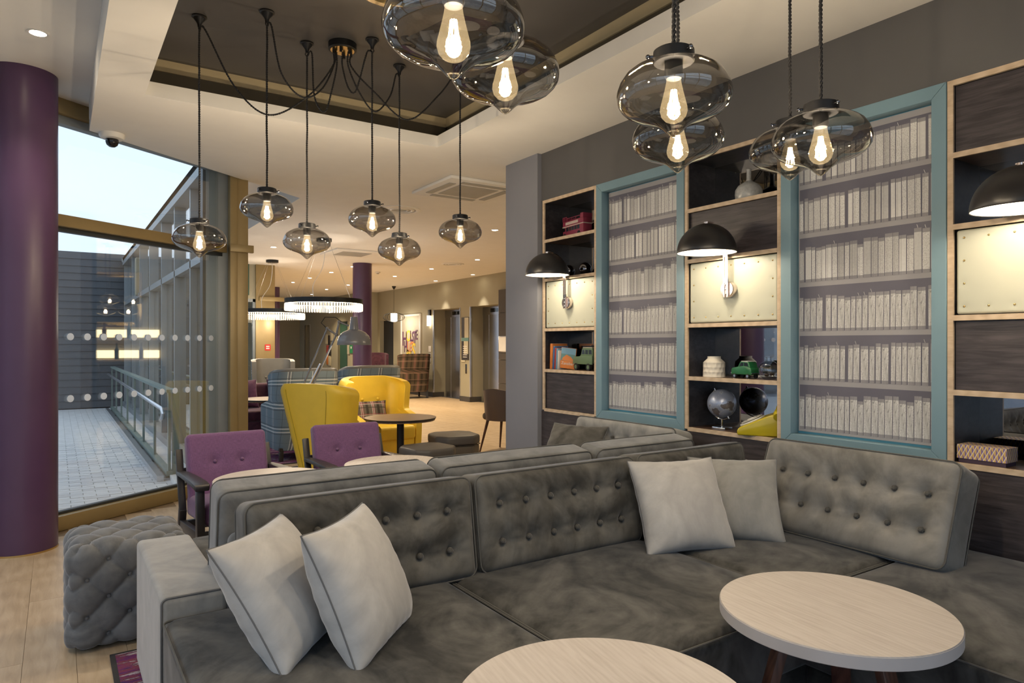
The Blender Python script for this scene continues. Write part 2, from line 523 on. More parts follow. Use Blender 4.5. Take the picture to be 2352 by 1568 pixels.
# exterior
plain('paver', (.60, .60, .60), .9, var=.10, vscale=9)
plain('paver_dark', (.52, .52, .53), .9, var=.10, vscale=9)
plain('paver_base', (.42, .42, .41), .95)
plain('asphalt', (.22, .23, .24), .9, var=.1)
plain('clad_board', (.075, .08, .09), .6, var=.10, vscale=2)
plain('clad_back', (.02, .02, .022), .8)
plain('rail_green', (.20, .25, .23), .5, metal=.2)
plain('leaf_green', (.035, .065, .03), .8, var=.5, vscale=4)
plain('hut_wood', (.20, .19, .18), .8, var=.2)
plain('hut_roof', (.30, .33, .36), .7)
plain('hut_dark', (.02, .02, .022), .8)
# small things
plain('white_plastic', (.75, .74, .72), .45, var=.02)
plain('grey_plastic', (.35, .35, .34), .5)
plain('black_gloss', (.01, .01, .012), .08, spec=.6, var=0)
plain('bus_red', (.26, .035, .07), .4, var=.08)
plain('bus_cream', (.55, .45, .40), .5)
plain('tyre', (.012, .012, .012), .7)
plain('rover_green', (.11, .17, .09), .42, var=.06)
plain('rover_cream', (.50, .47, .38), .5)
plain('mini_green', (.015, .13, .04), .25, spec=.6)
plain('car_glass', (.015, .02, .022), .1, spec=.6, var=0)
plain('ceramic_cream', (.72, .67, .58), .5, var=.03)
plain('ceramic_grey', (.38, .385, .38), .3, var=.14, vscale=60)
plain('globe_sea', (.30, .34, .42), .28, metal=.5, var=.1)
def globemat():
    m, nt, out = newmat('globe_map')
    b = pbsdf(nt, out, (.3, .3, .4), .3, .35, .5)
    f = noise(nt, coords(nt, (1, 1, 1)), 13., 6., .62, .4)
    nt.links.new(ramp(nt, f, [(.50, (.27, .31, .42)), (.54, (.40, .43, .50)), (.56, (.12, .11, .12)), (.7, (.20, .17, .16))]), b.inputs['Base Color'])
globemat()
plain('phone_yellow', (.50, .40, .015), .28, spec=.6, var=.03)
plain('dial_clear', (.60, .58, .52), .2, spec=.6)
plain('box_plum', (.06, .035, .06), .6)
def boxmat():
    m, nt, out = newmat('box_pattern')
    b = pbsdf(nt, out, (.5, .4, .3), .6)
    tc = nd(nt, 'ShaderNodeUVMap'); sp = nd(nt, 'ShaderNodeSeparateXYZ'); nt.links.new(tc.outputs[0], sp.inputs[0])
    u = math_n(nt, 'MULTIPLY', sp.outputs[0], 55.); v = math_n(nt, 'MULTIPLY', sp.outputs[1], 55.)
    p = math_n(nt, 'FRACT', math_n(nt, 'ADD', u, math_n(nt, 'MULTIPLY', v, .5)))
    q = math_n(nt, 'FRACT', math_n(nt, 'SUBTRACT', u, math_n(nt, 'MULTIPLY', v, .5)))
    k = math_n(nt, 'LESS_THAN', math_n(nt, 'ADD', p, q), 1.)
    w_ = math_n(nt, 'LESS_THAN', p, .14)
    c = mixc(nt, k, (.62, .42, .14), (.18, .12, .30)); c = mixc(nt, w_, c, (.72, .68, .62))
    nt.links.new(c, b.inputs['Base Color'])
boxmat()
for n_, c_ in (('book_orange', (.55, .18, .04)), ('book_blue', (.05, .12, .28)), ('book_red', (.35, .05, .04)), ('book_sky', (.16, .32, .45)), ('book_white', (.6, .58, .54)), ('book_teal', (.10, .22, .22)), ('sign_red', (.50, .025, .02)), ('sign_green', (.02, .22, .09)), ('sign_blue', (.05, .06, .35)), ('art_purple', (.13, .05, .11)), ('art_yellow', (.70, .52, .06)), ('art_orange', (.60, .24, .10)), ('art_paper', (.42, .39, .31)), ('poster_dark', (.03, .025, .025)), ('poster_teal', (.12, .25, .25)), ('poster_cream', (.50, .46, .34)), ('green_door', (.03, .085, .06)), ('dark_void', (.012, .012, .012)), ('cushion_stripe', (.42, .44, .36)), ('tile_brown', (.060, .050, .042)), ('print_bg', (.125, .12, .155)), ('print_shelf', (.33, .32, .335)), ('print_side', (.34, .33, .34))):
    plain(n_, c_, .55, var=.05)
def bookprint():
    m, nt, out = newmat('print_books')
    b = pbsdf(nt, out, (.5, .5, .5), .7, 0, .2)
    at = nd(nt, 'ShaderNodeAttribute', attribute_name='tone'); uvn = nd(nt, 'ShaderNodeUVMap')
    sp = nd(nt, 'ShaderNodeSeparateXYZ'); nt.links.new(uvn.outputs[0], sp.inputs[0])
    sa = nd(nt, 'ShaderNodeSeparateColor'); nt.links.new(at.outputs['Color'], sa.inputs[0])
    # raised bands across the spine
    n_ = math_n(nt, 'FRACT', math_n(nt, 'ADD', math_n(nt, 'MULTIPLY', sp.outputs[1], math_n(nt, 'ADD', math_n(nt, 'MULTIPLY', sa.outputs[1], 5.), 4.)), sa.outputs[2]))
    band = math_n(nt, 'LESS_THAN', math_n(nt, 'ABSOLUTE', math_n(nt, 'SUBTRACT', n_, .5)), .10)
    # title label on some books
    lab = math_n(nt, 'MULTIPLY', math_n(nt, 'LESS_THAN', math_n(nt, 'ABSOLUTE', math_n(nt, 'SUBTRACT', sp.outputs[1], .72)), .07), math_n(nt, 'GREATER_THAN', sa.outputs[2], .5))
    # printed rounding of the spine
    ed = math_n(nt, 'ABSOLUTE', math_n(nt, 'SUBTRACT', sp.outputs[0], .5))
    f = noise(nt, coords(nt, (1, 1, 1)), 90., 4., .7)
    base = ramp(nt, math_n(nt, 'ADD', math_n(nt, 'MULTIPLY', f, .45), math_n(nt, 'MULTIPLY', sa.outputs[0], .55)), [(.2, (.46, .455, .45)), (.5, (.64, .635, .625)), (.8, (.78, .775, .76))])
    base = mixc(nt, math_n(nt, 'MULTIPLY', band, .6), base, (.20, .195, .21))
    base = mixc(nt, math_n(nt, 'MULTIPLY', lab, .30), base, (.25, .24, .25))
    base = mixc(nt, math_n(nt, 'MULTIPLY', math_n(nt, 'GREATER_THAN', ed, .41), .75), base, (.19, .185, .21))
    fr = math_n(nt, 'ABSOLUTE', math_n(nt, 'SUBTRACT', n_, .0)); orn = noise(nt, coords(nt, (1, 1, 1)), 210., 2., .5)
    base = mixc(nt, math_n(nt, 'MULTIPLY', math_n(nt, 'MULTIPLY', math_n(nt, 'GREATER_THAN', orn, .56), math_n(nt, 'GREATER_THAN', sa.outputs[1], .35)), .5), base, (.30, .29, .30))
    nt.links.new(base, b.inputs['Base Color'])
bookprint()
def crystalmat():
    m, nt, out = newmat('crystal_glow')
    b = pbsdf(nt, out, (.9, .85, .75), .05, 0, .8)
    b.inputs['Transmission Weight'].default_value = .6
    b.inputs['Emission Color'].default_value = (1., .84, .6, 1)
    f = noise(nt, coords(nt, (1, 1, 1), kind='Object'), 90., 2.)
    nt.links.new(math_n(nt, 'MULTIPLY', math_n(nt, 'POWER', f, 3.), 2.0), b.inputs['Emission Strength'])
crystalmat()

plain('bottle_green', (.02, .06, .03), .08, spec=.6)
plain('bottle_amber', (.12, .05, .01), .08, spec=.6)
# ------------------------------------------------------------------ structure
CX0, CY0 = 1.28, 6.87            # corner of the two glass fronts
FD = Vector((-.826, -.564, 0)).normalized()     # along the slanting glass front, away from the corner
FN = Vector((-FD.y, FD.x, 0))    # candidate normal
if FN.y < 0: FN = -FN            # points outdoors
def fpt(t, off=0.0, z=0.0):
    p = Vector((CX0, CY0, 0)) + FD * t + FN * off
    return Vector((p.x, p.y, z))
XL = -2.6; TL = (CX0 - XL) / -FD.x; YL = fpt(TL).y
YB = -1.3

def joined(name, mat, boxes, bevel=0, **kw):
    m = MB()
    for b in boxes: m.b2(*b)
    return m.build(name, mat, bevel=bevel, **kw)

# floor slab and its planks
fl = MB()
fl.prism([(XL, YB), (8.4, YB), (8.4, 26), (CX0, 26), (CX0, CY0), (XL, YL)], -.12, -.004)
floor = fl.build('floor', 'floor_joint', kind='structure')
def inside(x, y):
    if x > 8.3 or y > 25.5: return False
    if x < CX0: return y < CY0 + (x - CX0) * FD.y / FD.x - .05
    return True
random.seed(3)
plank_me = {}
def plank(x0, y0, w_, l_, z=0.0):
    key = (round(w_, 3), round(l_, 3), random.randint(0, 3))
    if key not in plank_me:
        m = MB(); m.b2(.0008, w_ - .0008, .0008, l_ - .0008, -.006, 0)
        o = m.build('plank', ['floor_oak', 'floor_oak_pale'][key[2] % 2], floor); plank_me[key] = o.data
    else:
        o = bpy.data.objects.new('plank', plank_me[key]); link(o, floor)
    o.location = (x0, y0, z)
n_pl = 0
pw, pl = .19, 1.25
rest = MB()
ix = 0
x = XL + .01
while x < 8.35:
    y = YB + .01 - (ix * .43 % pl)
    while y < 25.8:
        y0 = max(y, YB + .01); y1 = min(y + pl, 25.8)
        xc, yc = x + pw / 2, (y0 + y1) / 2
        ok = all(inside(a, b) for a in (x, x + pw) for b in (y0, y1))
        near = (-.9 < xc < .95 and 2.2 < yc < 6.4)
        lobby = (2.4 < xc < 8.0 and 5.6 < yc < 13.5)
        if ok and y1 - y0 > .1 and (near or lobby) and n_pl < 296 and abs(y1 - y0 - pl) < .01:
            plank(x, y0, pw, pl); n_pl += 1
        elif y1 - y0 > .05:
            # clip against the slanting front
            if ok: rest.b2(x + .0008, x + pw - .0008, y0 + .0008, y1 - .0008, -.006, 0)
            else:
                k = 10
                for q in range(k):
                    a = y0 + (y1 - y0) * q / k; b = y0 + (y1 - y0) * (q + 1) / k
                    if inside(x, b) and inside(x + pw, b): rest.b2(x, x + pw, a, b, -.006, 0)
        y += pl
    x += pw; ix += 1
rest.build('planks_beyond', 'floor_oak', floor, kind='stuff', fix=False)

# ceilings
c = MB()
z0, z1 = 2.90, 2.99
TX0, TX1, TY0, TY1 = .456, 2.495, .6, 4.8
for poly in ([(.197, YB), (TX0, YB), (TX0, TY1), (.197, TY1)], [(TX1, YB), (8.4, YB), (8.4, TY1), (TX1, TY1)],
             [(TX0, YB), (TX1, YB), (TX1, TY0), (TX0, TY0)],
             [(.197, TY1), (8.4, TY1), (8.4, 26), (2.15, 26), (2.15, 7.28), (.197, 5.83)]):
    c.prism(poly, z0, z1)
# bulkhead fascias up to the higher ceiling
c.b2(.197, .22, YB, 5.83, z1, 3.2)
c.bar((.205, 5.85, 3.09), (2.15, 7.30, 3.09), .03, .2)
c.b2(2.15, 2.18, 7.28, 26, z1, 3.2)
c.build('ceiling', 'ceiling_white', kind='structure')
u = MB()
u.prism([(XL - .2, YB), (.21, YB), (.21, 5.83), (2.17, 7.30), (2.17, 26), (CX0 - .1, 26), (CX0 - .1, CY0 + .15), (XL - .2, YL + .15)], 3.13, 3.2)
u.build('ceiling', 'ceiling_white', kind='structure')
# recessed tray with set-back cove
SB = .17
t = empty('ceiling', kind='structure')
a0, a1, b0, b1 = TX0 - SB, TX1 + SB, TY0 - SB, TY1 + SB
m = MB(); m.b2(a0 - .05, a1 + .05, b0 - .05, b1 + .05, 3.20, 3.26); m.build('tray_top', 'tray_dark', t)
for nm, mat, za, zb, ex in (('tray_band', 'tray_brown', 2.985, 3.125, .0), ('tray_cornice', 'tray_tan', 3.125, 3.20, .012)):
    m = MB()
    m.b2(a0 - .05, a0 + ex, b0, b1, za, zb); m.b2(a1 - ex, a1 + .05, b0, b1, za, zb)
    m.b2(a0, a1, b0 - .05, b0 + ex, za, zb); m.b2(a0, a1, b1 - ex, b1 + .05, za, zb)
    m.build(nm, mat, t)

# right wall: painted top, timber dado, niche back, pilaster
WX = 3.29
YE = -2.6
joined('wall_right', 'wall_dark', [(WX, 3.75, YB, 4.5, 2.512, 3.0), (3.60, 3.75, YB, 4.97, 0, 2.6), (WX, 3.75, YB, -.08, .0, 2.6)], kind='structure')
dado = empty('wall_right', kind='structure')
for y0, y1 in ((2.62, 4.5), (.74, 2.62), (-.10, .74)):
    m = MB(); m.b2(WX, 3.6, y0 + .001, y1 - .001, 0, .808); m.build('panel', 'panel_wood', dado)
joined('wall_pilaster', 'wall_pilaster', [(3.25, 3.75, 4.5, 4.97, 0, 2.9)], kind='structure')
joined('wall_behind', 'wall_back', [(2.6, 8.42, YB - .15, YB, 0, 3.2)], kind='structure')
w5 = empty('window_5', kind='structure')
for k in range(4):
    xa = XL + (2.6 - XL) * k / 4; xb = XL + (2.6 - XL) * (k + 1) / 4
    m = MB(); m.b2(xa + .03, xb - .03, YB - .08, YB - .07, .1, 3.0); m.build('pane', 'window_glass', w5)
    m = MB(); m.b2(xb - .03, xb + .03, YB - .13, YB - .01, 0, 3.13); m.build('mullion', 'gold_frame', w5)
m = MB(); m.b2(XL, 2.6, YB - .13, YB - .01, 0, .1); m.b2(XL, 2.6, YB - .13, YB - .01, 2.95, 3.13); m.b2(XL, 2.6, YB - .13, YB - .01, 2.2, 2.28); m.build('rail', 'gold_frame', w5)

# lift wall and the far walls
LX = 8.0
lw = [(LX, LX + .42, YB, 12.49, 0, 2.9), (LX, LX + .42, 13.75, 14.21, 0, 2.9), (LX, LX + .42, 15.62, 18.1, 0, 2.9), (LX, LX + .42, 19.07, 19.3, 0, 2.9),
      (LX, LX + .42, 12.49, 13.75, 2.22, 2.9), (LX, LX + .42, 14.21, 15.62, 2.22, 2.9), (LX, LX + .42, 18.1, 19.07, 2.04, 2.9), (LX + .40, LX + .5, 12.2, 19.3, 0, 2.9)]
joined('wall_lift', 'wall_taupe', lw, kind='structure')
joined('wall_far', 'wall_taupe', [(7.55, 8.5, 19.25, 20.6, 0, 2.9), (7.55, 8.5, 21.4, 24.35, 0, 2.9), (7.55, 8.5, 24.95, 25.8, 0, 2.9), (7.55, 8.5, 20.6, 21.4, 2.04, 2.9), (7.55, 8.5, 24.35, 24.95, 2.04, 2.9), (8.0, 8.5, 19.3, 25.8, 0, 2.9)], kind='structure')
joined('wall_end', 'wall_taupe', [(1.2, 8.5, 25.6, 25.8, 0, 2.9)], kind='structure')
bb = [(LX - .015, LX, y0, y1, 0, .12) for y0, y1 in ((10, 12.49), (13.735, 14.225), (15.605, 18.1))]
bb += [(LX - .015, LX + .3, 15.605, 15.62, 0, .12), (LX - .015, LX + .3, 13.735, 13.75, 0, .12), (7.535, 7.55, 21.4, 24.3, 0, .12), (7.535, 7.55, 19.25, 20.6, 0, .12)]
joined('baseboard_lift', 'baseboard_dark', bb, kind='structure')
# doors in the far walls
d = empty('door_1', kind='structure'); m = MB(); m.b2(LX + .12, LX + .16, 18.1, 19.07, 0, 2.04); m.build('door_leaf', 'dark_void', d)
m = MB(); m.cyl((LX + .1, 18.2, 1.05), .012, .12, 8, M=Matrix.Rotation(PI / 2, 3, 'X')); m.build('handle', 'chrome', d, smooth=True)
d = empty('door_2', kind='structure'); m = MB(); m.b2(7.60, 7.65, 20.6, 21.4, 0, 2.04); m.build('door_leaf', 'green_door', d)
m = MB(); m.b2(7.545, 7.56, 20.57, 20.6, 0, 2.07); m.b2(7.545, 7.56, 21.4, 21.43, 0, 2.07); m.b2(7.545, 7.56, 20.57, 21.43, 2.04, 2.07); m.build('door_frame', 'baseboard_dark', d)
d = empty('door_3', kind='structure'); m = MB(); m.b2(7.8, 7.85, 24.35, 24.95, 0, 2.04); m.build('door_leaf', 'wall_taupe', d)
m = MB(); m.b2(7.53, 7.56, 24.32, 24.36, 0, 2.07); m.b2(7.53, 7.56, 24.94, 24.98, 0, 2.07); m.build('door_frame', 'aluminium', d)

# dark tiled cladding beside the lifts
tc_ = empty('wall_tiled', kind='structure')
for k in range(5):
    for j in range(2):
        m = MB(); m.b2(LX - .05, LX, 10.45 + j * 1.0 + .004, 10.45 + (j + 1) * 1.0 - .004, k * .505 + .004, (k + 1) * .505 - .004)
        m.build('tile', 'tile_brown', tc_)

# entrance screen at the far left of the lounge
VY = 13.85
joined('wall_screen', 'wall_taupe', [(CX0 - .1, 3.58, VY, VY + .25, 2.23, 2.9)], kind='structure')
joined('wall_vestibule', 'wall_taupe', [(CX0, 3.45, 17.0, 17.2, 0, 3.1), (3.4, 3.5, 14.1, 17.0, 0, 2.9)], kind='structure')
tp = empty('trim_1', kind='structure')
m = MB(); m.b2(3.22, 3.58, VY - .06, VY + .3, 0, 2.9); m.build('post', 'gold_frame', tp, bevel=.004)
m = MB(); m.b2(3.27, 3.74, VY - .14, VY - .06, 2.19, 2.27); m.build('ledge', 'gold_frame', tp, bevel=.004)
m = MB(); m.b2(2.92, 3.10, VY - .03, VY, 2.30, 2.9); m.build('fin', 'green_door', tp)
wv = empty('window_3', kind='structure')
ys = [CX0 + .02, 1.85, 2.35, 2.85, 3.2]
for i, xx in enumerate(ys):
    m = MB(); m.b2(xx - .025, xx + .025, VY, VY + .08, 0, 2.23); m.build('mullion', 'grey_frame', wv)
for xa, xb in zip(ys, ys[1:]):
    m = MB(); m.b2(xa + .025, xb - .025, VY + .035, VY + .045, .05, 2.2); m.build('pane', 'window_glass', wv)
m = MB(); m.b2(CX0, 3.22, VY, VY + .08, 2.17, 2.23); m.b2(CX0, 3.22, VY, VY + .08, 0, .06); m.build('rail', 'grey_frame', wv)
dot_m = None
def dot(parent, p, n, r, name='dot'):
    """thin vinyl disc stuck on a pane"""
    global dot_m
    if dot_m is None:
        k = MB(); k.cyl((0, 0, 0), 1, .04, 20); o = k.build(name, 'white_film', parent, smooth=True); dot_m = o.data
    else:
        o = bpy.data.objects.new(name, dot_m); link(o, parent)
    o.location = p; o.scale = (r, r, .06); o.rotation_euler = Vector(n).to_track_quat('Z', 'Y').to_euler()
    return o
for k in range(12):
    for zz in (.95, 1.40):
        dot(wv, (CX0 + .1 + k * .165, VY + .030, zz), (0, -1, 0), .022)

# slanting glass front (window_1) with gold inner frame
w1 = empty('window_1', kind='structure')
def fbar(name, t0, t1, z0, z1, o0, o1, mat, bevel=.003):
    m = MB(); p = [fpt(t0, o0), fpt(t1, o0), fpt(t1, o1), fpt(t0, o1)]
    m.prism([(q.x, q.y) for q in p], z0, z1)
    return m.build(name, mat, w1, bevel=bevel)
fbar('sill', 0, TL, .0, .105, -.085, .06, 'gold_frame')
fbar('gasket', 0, TL, .105, .125, -.02, .03, 'dark_gasket')
fbar('transom', 0, TL, 2.205, 2.29, -.085, .0, 'gold_frame')
fbar('gasket', 0, TL, 2.175, 2.205, -.03, .03, 'dark_gasket')
fbar('head', 0, TL, 3.02, 3.13, -.085, .06, 'gold_frame')
fbar('gasket', 0, TL, 2.96, 3.02, -.04, .04, 'grey_frame')
posts = [0, 3.3, TL]
for k, tt in enumerate(posts):
    if k: fbar('mullion', tt - .03, tt + .03, .1, 3.05, -.12, .05, 'gold_frame')
for ta, tb in zip(posts, posts[1:]):
    fbar('pane', ta + .02, tb - .02, .12, 2.18, -.005, .005, 'window_glass', 0)
    fbar('pane', ta + .02, tb - .02, 2.28, 2.98, -.005, .005, 'window_glass', 0)
for k in range(34):
    tt = .12 + k * .1335
    for zz in (1.405, .945):
        p = fpt(tt, -.012, zz)
        dot(w1, p, -FN, .0265)
# left side glass beyond the frame's left edge
w4 = empty('window_4', kind='structure')
for k in range(3):
    ya = YB + (YL - YB) * k / 3; yb = YB + (YL - YB) * (k + 1) / 3
    m = MB(); m.b2(XL - .005, XL + .005, ya + .03, yb - .03, .1, 3.0); m.build('pane', 'window_glass', w4)
    m = MB(); m.b2(XL - .06, XL + .06, yb - .03, yb + .03, 0, 3.13); m.build('mullion', 'gold_frame', w4)
m = MB(); m.b2(XL - .06, XL + .06, YB, YL, 0, .1); m.b2(XL - .06, XL + .06, YB, YL, 3.0, 3.13); m.b2(XL - .06, XL + .06, YB, YL, 2.2, 2.28); m.build('rail', 'gold_frame', w4)

# corner post: grey outer face and gold inner face
cp = empty('trim_2', kind='structure')
m = MB(); m.b2(CX0 - .13, CX0 + .07, CY0 - .02, CY0 + .14, 0, 3.13); m.build('outer_post', 'grey_frame', cp, bevel=.004)
m = MB(); m.b2(CX0 - .155, CX0 - .13, CY0 - .02, CY0 + .12, 0, 3.13); m.build('gasket', 'dark_gasket', cp)
m = MB(); m.b2(CX0 + .065, CX0 + .13, CY0 - .12, CY0 + .14, 0, 3.13); m.build('inner_post', 'gold_frame', cp, bevel=.004)
m = MB(); m.b2(CX0 + .13, CX0 + .23, CY0 - .10, CY0 + .14, 0, 3.13); m.build('inner_post', 'gold_frame', cp, bevel=.004)
m = MB(); m.b2(CX0 + .06, CX0 + .27, CY0 - .15, CY0 - .1, 2.21, 2.28); m.build('ledge', 'gold_frame', cp, bevel=.004)

# long glass front beyond the corner (window_2)
w2 = empty('window_2', kind='structure')
my = [CY0 + .3, 8.15, 9.35, 10.6, 12.1, 13.6, 15.1, 16.9]
for yy in my:
    m = MB(); m.b2(CX0 - .07, CX0 + .06, yy - .03, yy + .03, .0, 3.1); m.build('mullion', 'grey_frame', w2)
for ya, yb in zip(my, my[1:]):
    for za, zb in ((.12, 2.18), (2.26, 3.05)):
        m = MB(); m.b2(CX0 - .005, CX0 + .005, ya + .03, yb - .03, za, zb); m.build('pane', 'window_glass', w2)
m = MB(); m.b2(CX0 - .07, CX0 + .06, my[0], my[-1], 2.18, 2.26); m.build('transom', 'grey_frame', w2)
m = MB(); m.b2(CX0 - .10, CX0 + .08, my[0] - .2, my[-1], 0, .12); m.build('sill', 'grey_frame', w2)
m = MB(); m.b2(CX0 - .10, CX0 + .08, my[0], my[-1], 3.04, 3.2); m.build('head', 'grey_frame', w2)

# round purple columns
def column(x, y, r, h, label):
    t = empty('column', (x, y, 0), label=label, cat='column', group='purple columns')
    m = MB(); m.lathe([(0, 0.012), (r, .012), (r, h), (0, h)], 64); m.build('shaft', 'column_purple', t, smooth=True)
    m = MB(); m.lathe([(0, 0), (r + .003, 0), (r + .003, .012), (0, .012)], 64); m.build('base_ring', 'brass', t, smooth=True)
column(-.186, 5.525, .195, 3.13, 'thick glossy purple round column standing by the slanting glass front')
column(4.90, 12.55, .18, 2.9, 'purple round column behind the grey floor lamp')
column(4.90, 19.1, .18, 2.9, 'purple round column behind the entrance screen post')
# ------------------------------------------------------------------ outdoors
m = MB(); m.b2(-60, 1.2, -40, 60, -.30, -.05); m.b2(1.2, 30, -40, YB - .2, -.30, -.05); m.build('ground', 'asphalt', kind='structure')
pv = MB(); pv.prism([(-9, -6), (6, -6), (6, YB - .2), (XL - .08, YB - .2), (XL - .08, YL), (fpt(TL, .05).x, fpt(TL, .05).y), (CX0 - .05, CY0 + .1), (CX0 - .05, 17.1), (-6, 17.1), (-9, 10)], -.05, -.028)
pav = pv.build('paving', 'paver_base', kind='structure')
pm = []
for mt in ('paver', 'paver', 'paver_dark'):
    k = MB(); k.b2(.003, .197, .003, .097, -.03, -.018)
    o = k.build('paver', mt, pav, fix=False); pm.append(o)
cells = []
fx = lambda x: CY0 + (x - CX0) * FD.y / FD.x
for j in range(0, 125):
    y = 4.6 + j * .1
    for i in range(-12, 15):
        x = -1.3 + i * .2 + (j % 2) * .1
        if x + .2 > CX0 - .1 or x < -2.4: continue
        if y < fx(x + .2) + .12 or y > 16.9: continue
        cells.append((x, y))
vis = [q for q in cells if q[0] > -.35 + .0 * q[1]]
vis.sort(key=lambda q: q[1])
near = set(vis[:297])
random.seed(5)
used = 0
restp = MB()
for (x, y) in cells:
    if (x, y) in near:
        if used < 3: o = pm[used]
        else:
            o = bpy.data.objects.new('paver', random.choice(pm).data); link(o, pav)
        o.location = (x, y, random.uniform(-.002, .001)); used += 1
    else:
        restp.b2(x + .003, x + .197, y + .003, y + .097, -.03, -.018)
restp.build('pavers_beyond', 'paver', pav, kind='stuff', fix=False)
# dark lap-board wall closing the yard
cw = empty('wall_yard', kind='structure')
m = MB(); m.b2(-1.9, CX0 + .0, 17.08, 17.2, -.05, 3.3); m.build('backing', 'clad_back', cw)
bmesh_board = None
for k in range(22):
    if bmesh_board is None:
        b = MB(); b.prism([(0, 0), (-.035, 0.0), (-.018, .148), (0, .148)], -1.9, CX0 - .02, M=Matrix(((0, 0, 1), (1, 0, 0), (0, 1, 0))))
        o = b.build('board', 'clad_board', cw); bmesh_board = o.data
    else:
        o = bpy.data.objects.new('board', bmesh_board); link(o, cw)
    o.location = (0, 17.08, .0 + k * .15)
# ramp railing along the glass front
rl = empty('ramp_railing', (.95, 7.7, 0), label='grey-green steel ramp railing with tubular handrail outside the glass', cat='railing')
L = 8.6
for k in range(8):
    yy = k * L / 7
    m = MB(); m.b2(-.012, .012, yy - .03, yy + .03, -.02, .86); m.build('post', 'rail_green', rl)
m = MB(); m.b2(.03, .09, -.03, .04, -.02, .86); m.build('end_post', 'rail_green', rl)
m = MB(); m.b2(-.03, .05, -.05, L, .86, .89); m.build('top_rail', 'rail_green', rl)
m = MB(); m.tube([(-.07, -.05, .60), (-.07, -.12, .66), (-.07, -.05, .70), (-.07, L * .5, .715), (-.07, L, .73)], .021, 10); m.build('handrail', 'aluminium', rl, smooth=True)
m = MB(); m.b2(-.03, .03, -.05, L, .02, .07); m.build('bottom_rail', 'rail_green', rl)
m = MB(); m.b2(-.12, -.06, -.1, L, -.03, .04); m.build('kerb_rail', 'aluminium', rl)
for k in range(8):
    m = MB(); m.b2(-.07, .03, k * L / 7 - .05, k * L / 7 + .05, -.025, .0); m.build('foot_plate', 'steel', rl)
m = MB(); m.b2(.0, .228, -.685, 9, -.03, .03); m.build('plinth', 'paver', rl)
# timber hut and hedge trees across the street (seen in the shelf mirrors)
hut = empty('wooden_hut', (-9.5, 13.2, -.05), rz=.55, label='small timber kiosk hut with grey pitched roof across the street', cat='hut')
m = MB(); m.b2(-1.2, 1.2, -.9, .9, 0, 2.0); m.build('wall', 'hut_wood', hut)
for k in range(9):
    m = MB(); m.b2(-1.22, 1.22, -.925, -.9, k * .11, k * .11 + .1); m.build('board', 'hut_wood', hut)
m = MB(); m.b2(-.9, .7, -.93, -.88, 1.05, 1.85); m.build('serving_hatch', 'hut_dark', hut)
m = MB(); m.b2(-1.0, .8, -1.1, -.9, .98, 1.03); m.build('counter', 'hut_wood', hut)
m = MB(); m.prism([(-1.45, 2.0), (0, 2.75), (1.45, 2.0), (1.45, 2.08), (0, 2.84), (-1.45, 2.08)], -1.15, 1.15, M=Matrix(((1, 0, 0), (0, 0, 1), (0, 1, 0)))); m.build('roof', 'hut_roof', hut)
m = MB(); m.prism([(-1.2, 2.0), (0, 2.62), (1.2, 2.0)], -.9, .9, M=Matrix(((1, 0, 0), (0, 0, 1), (0, 1, 0)))); m.build('gable', 'hut_dark', hut)
sg = empty('no_stopping_sign', (-7.55, 12.9, -.05), label='round no stopping road sign on a grey pole', cat='road sign')
m = MB(); m.cyl((0, 0, 1.15), .03, 2.3, 12); m.build('pole', 'aluminium', sg, smooth=True)
Mx = Vector((.80, -.60, 0)).to_track_quat('Z', 'Y').to_matrix()
nv = Vector((.80, -.60, 0))
m = MB(); m.cyl(nv * .04 + Vector((0, 0, 2.0)), .21, .012, 32, M=Mx); m.build('disc', 'sign_blue', sg, smooth=True)
m = MB(); ring = [(nv * .05 + Vector((0, 0, 2.0))) + Mx @ Vector((.19 * math.cos(a), .19 * math.sin(a), 0)) for a in np.linspace(0, 2 * PI, 32, endpoint=False)]
m.tube(ring, .025, 6, closed=True)
for s in (1, -1):
    d_ = Mx @ Vector((.13, .13 * s, 0)); p0 = nv * .05 + Vector((0, 0, 2.0)); m.bar(p0 - d_, p0 + d_, .03, .012, up=tuple(nv))
m.build('red_ring_and_cross', 'sign_red', sg, smooth=True)
m = MB(); m.box(nv * .04 + Vector((0, 0, 1.66)), (.24, .02, .14), rz=math.atan2(nv.y, nv.x) + PI / 2); m.build('plate', 'white_plastic', sg)
random.seed(11)
def tree(x, y, h, r, label):
    t = empty('street_tree', (x, y, -.05), label=label, cat='tree', group='trees across the street')
    m = MB(); m.rod((0, 0, 0), (0, 0, h * .5), .12, 8, r2=.07); m.build('trunk', 'hut_wood', t, smooth=True)
    m = MB()
    for k in range(900):
        a = random.uniform(0, 2 * PI); q = random.uniform(-1, 1); rr = r * random.uniform(.55, 1.0) 
        s_ = math.sqrt(1 - q * q)
        p = Vector((rr * s_ * math.cos(a), rr * s_ * math.sin(a), h * .55 + q * h * .45))
        e = Euler((random.uniform(0, 3), random.uniform(0, 3), random.uniform(0, 3))).to_matrix()
        w_ = random.uniform(.12, .25)
        m.add([p + e @ Vector((-w_, -w_ * .5, 0)), p + e @ Vector((w_, -w_ * .5, 0)), p + e @ Vector((w_, w_ * .5, .03)), p + e @ Vector((-w_, w_ * .5, .03))], [(0, 1, 2, 3)])
    m.build('foliage', 'leaf_green', t, fix=False, kind='stuff')
for k, (x, y) in enumerate(((-14.5, 24), (-17.5, 19.5), (-20.5, 15), (-23.5, 10.5), (-11, 28.5))):
    tree(x, y, 6.0 + k % 2, 2.4, 'dense dark green street tree growing across the road behind the hut')
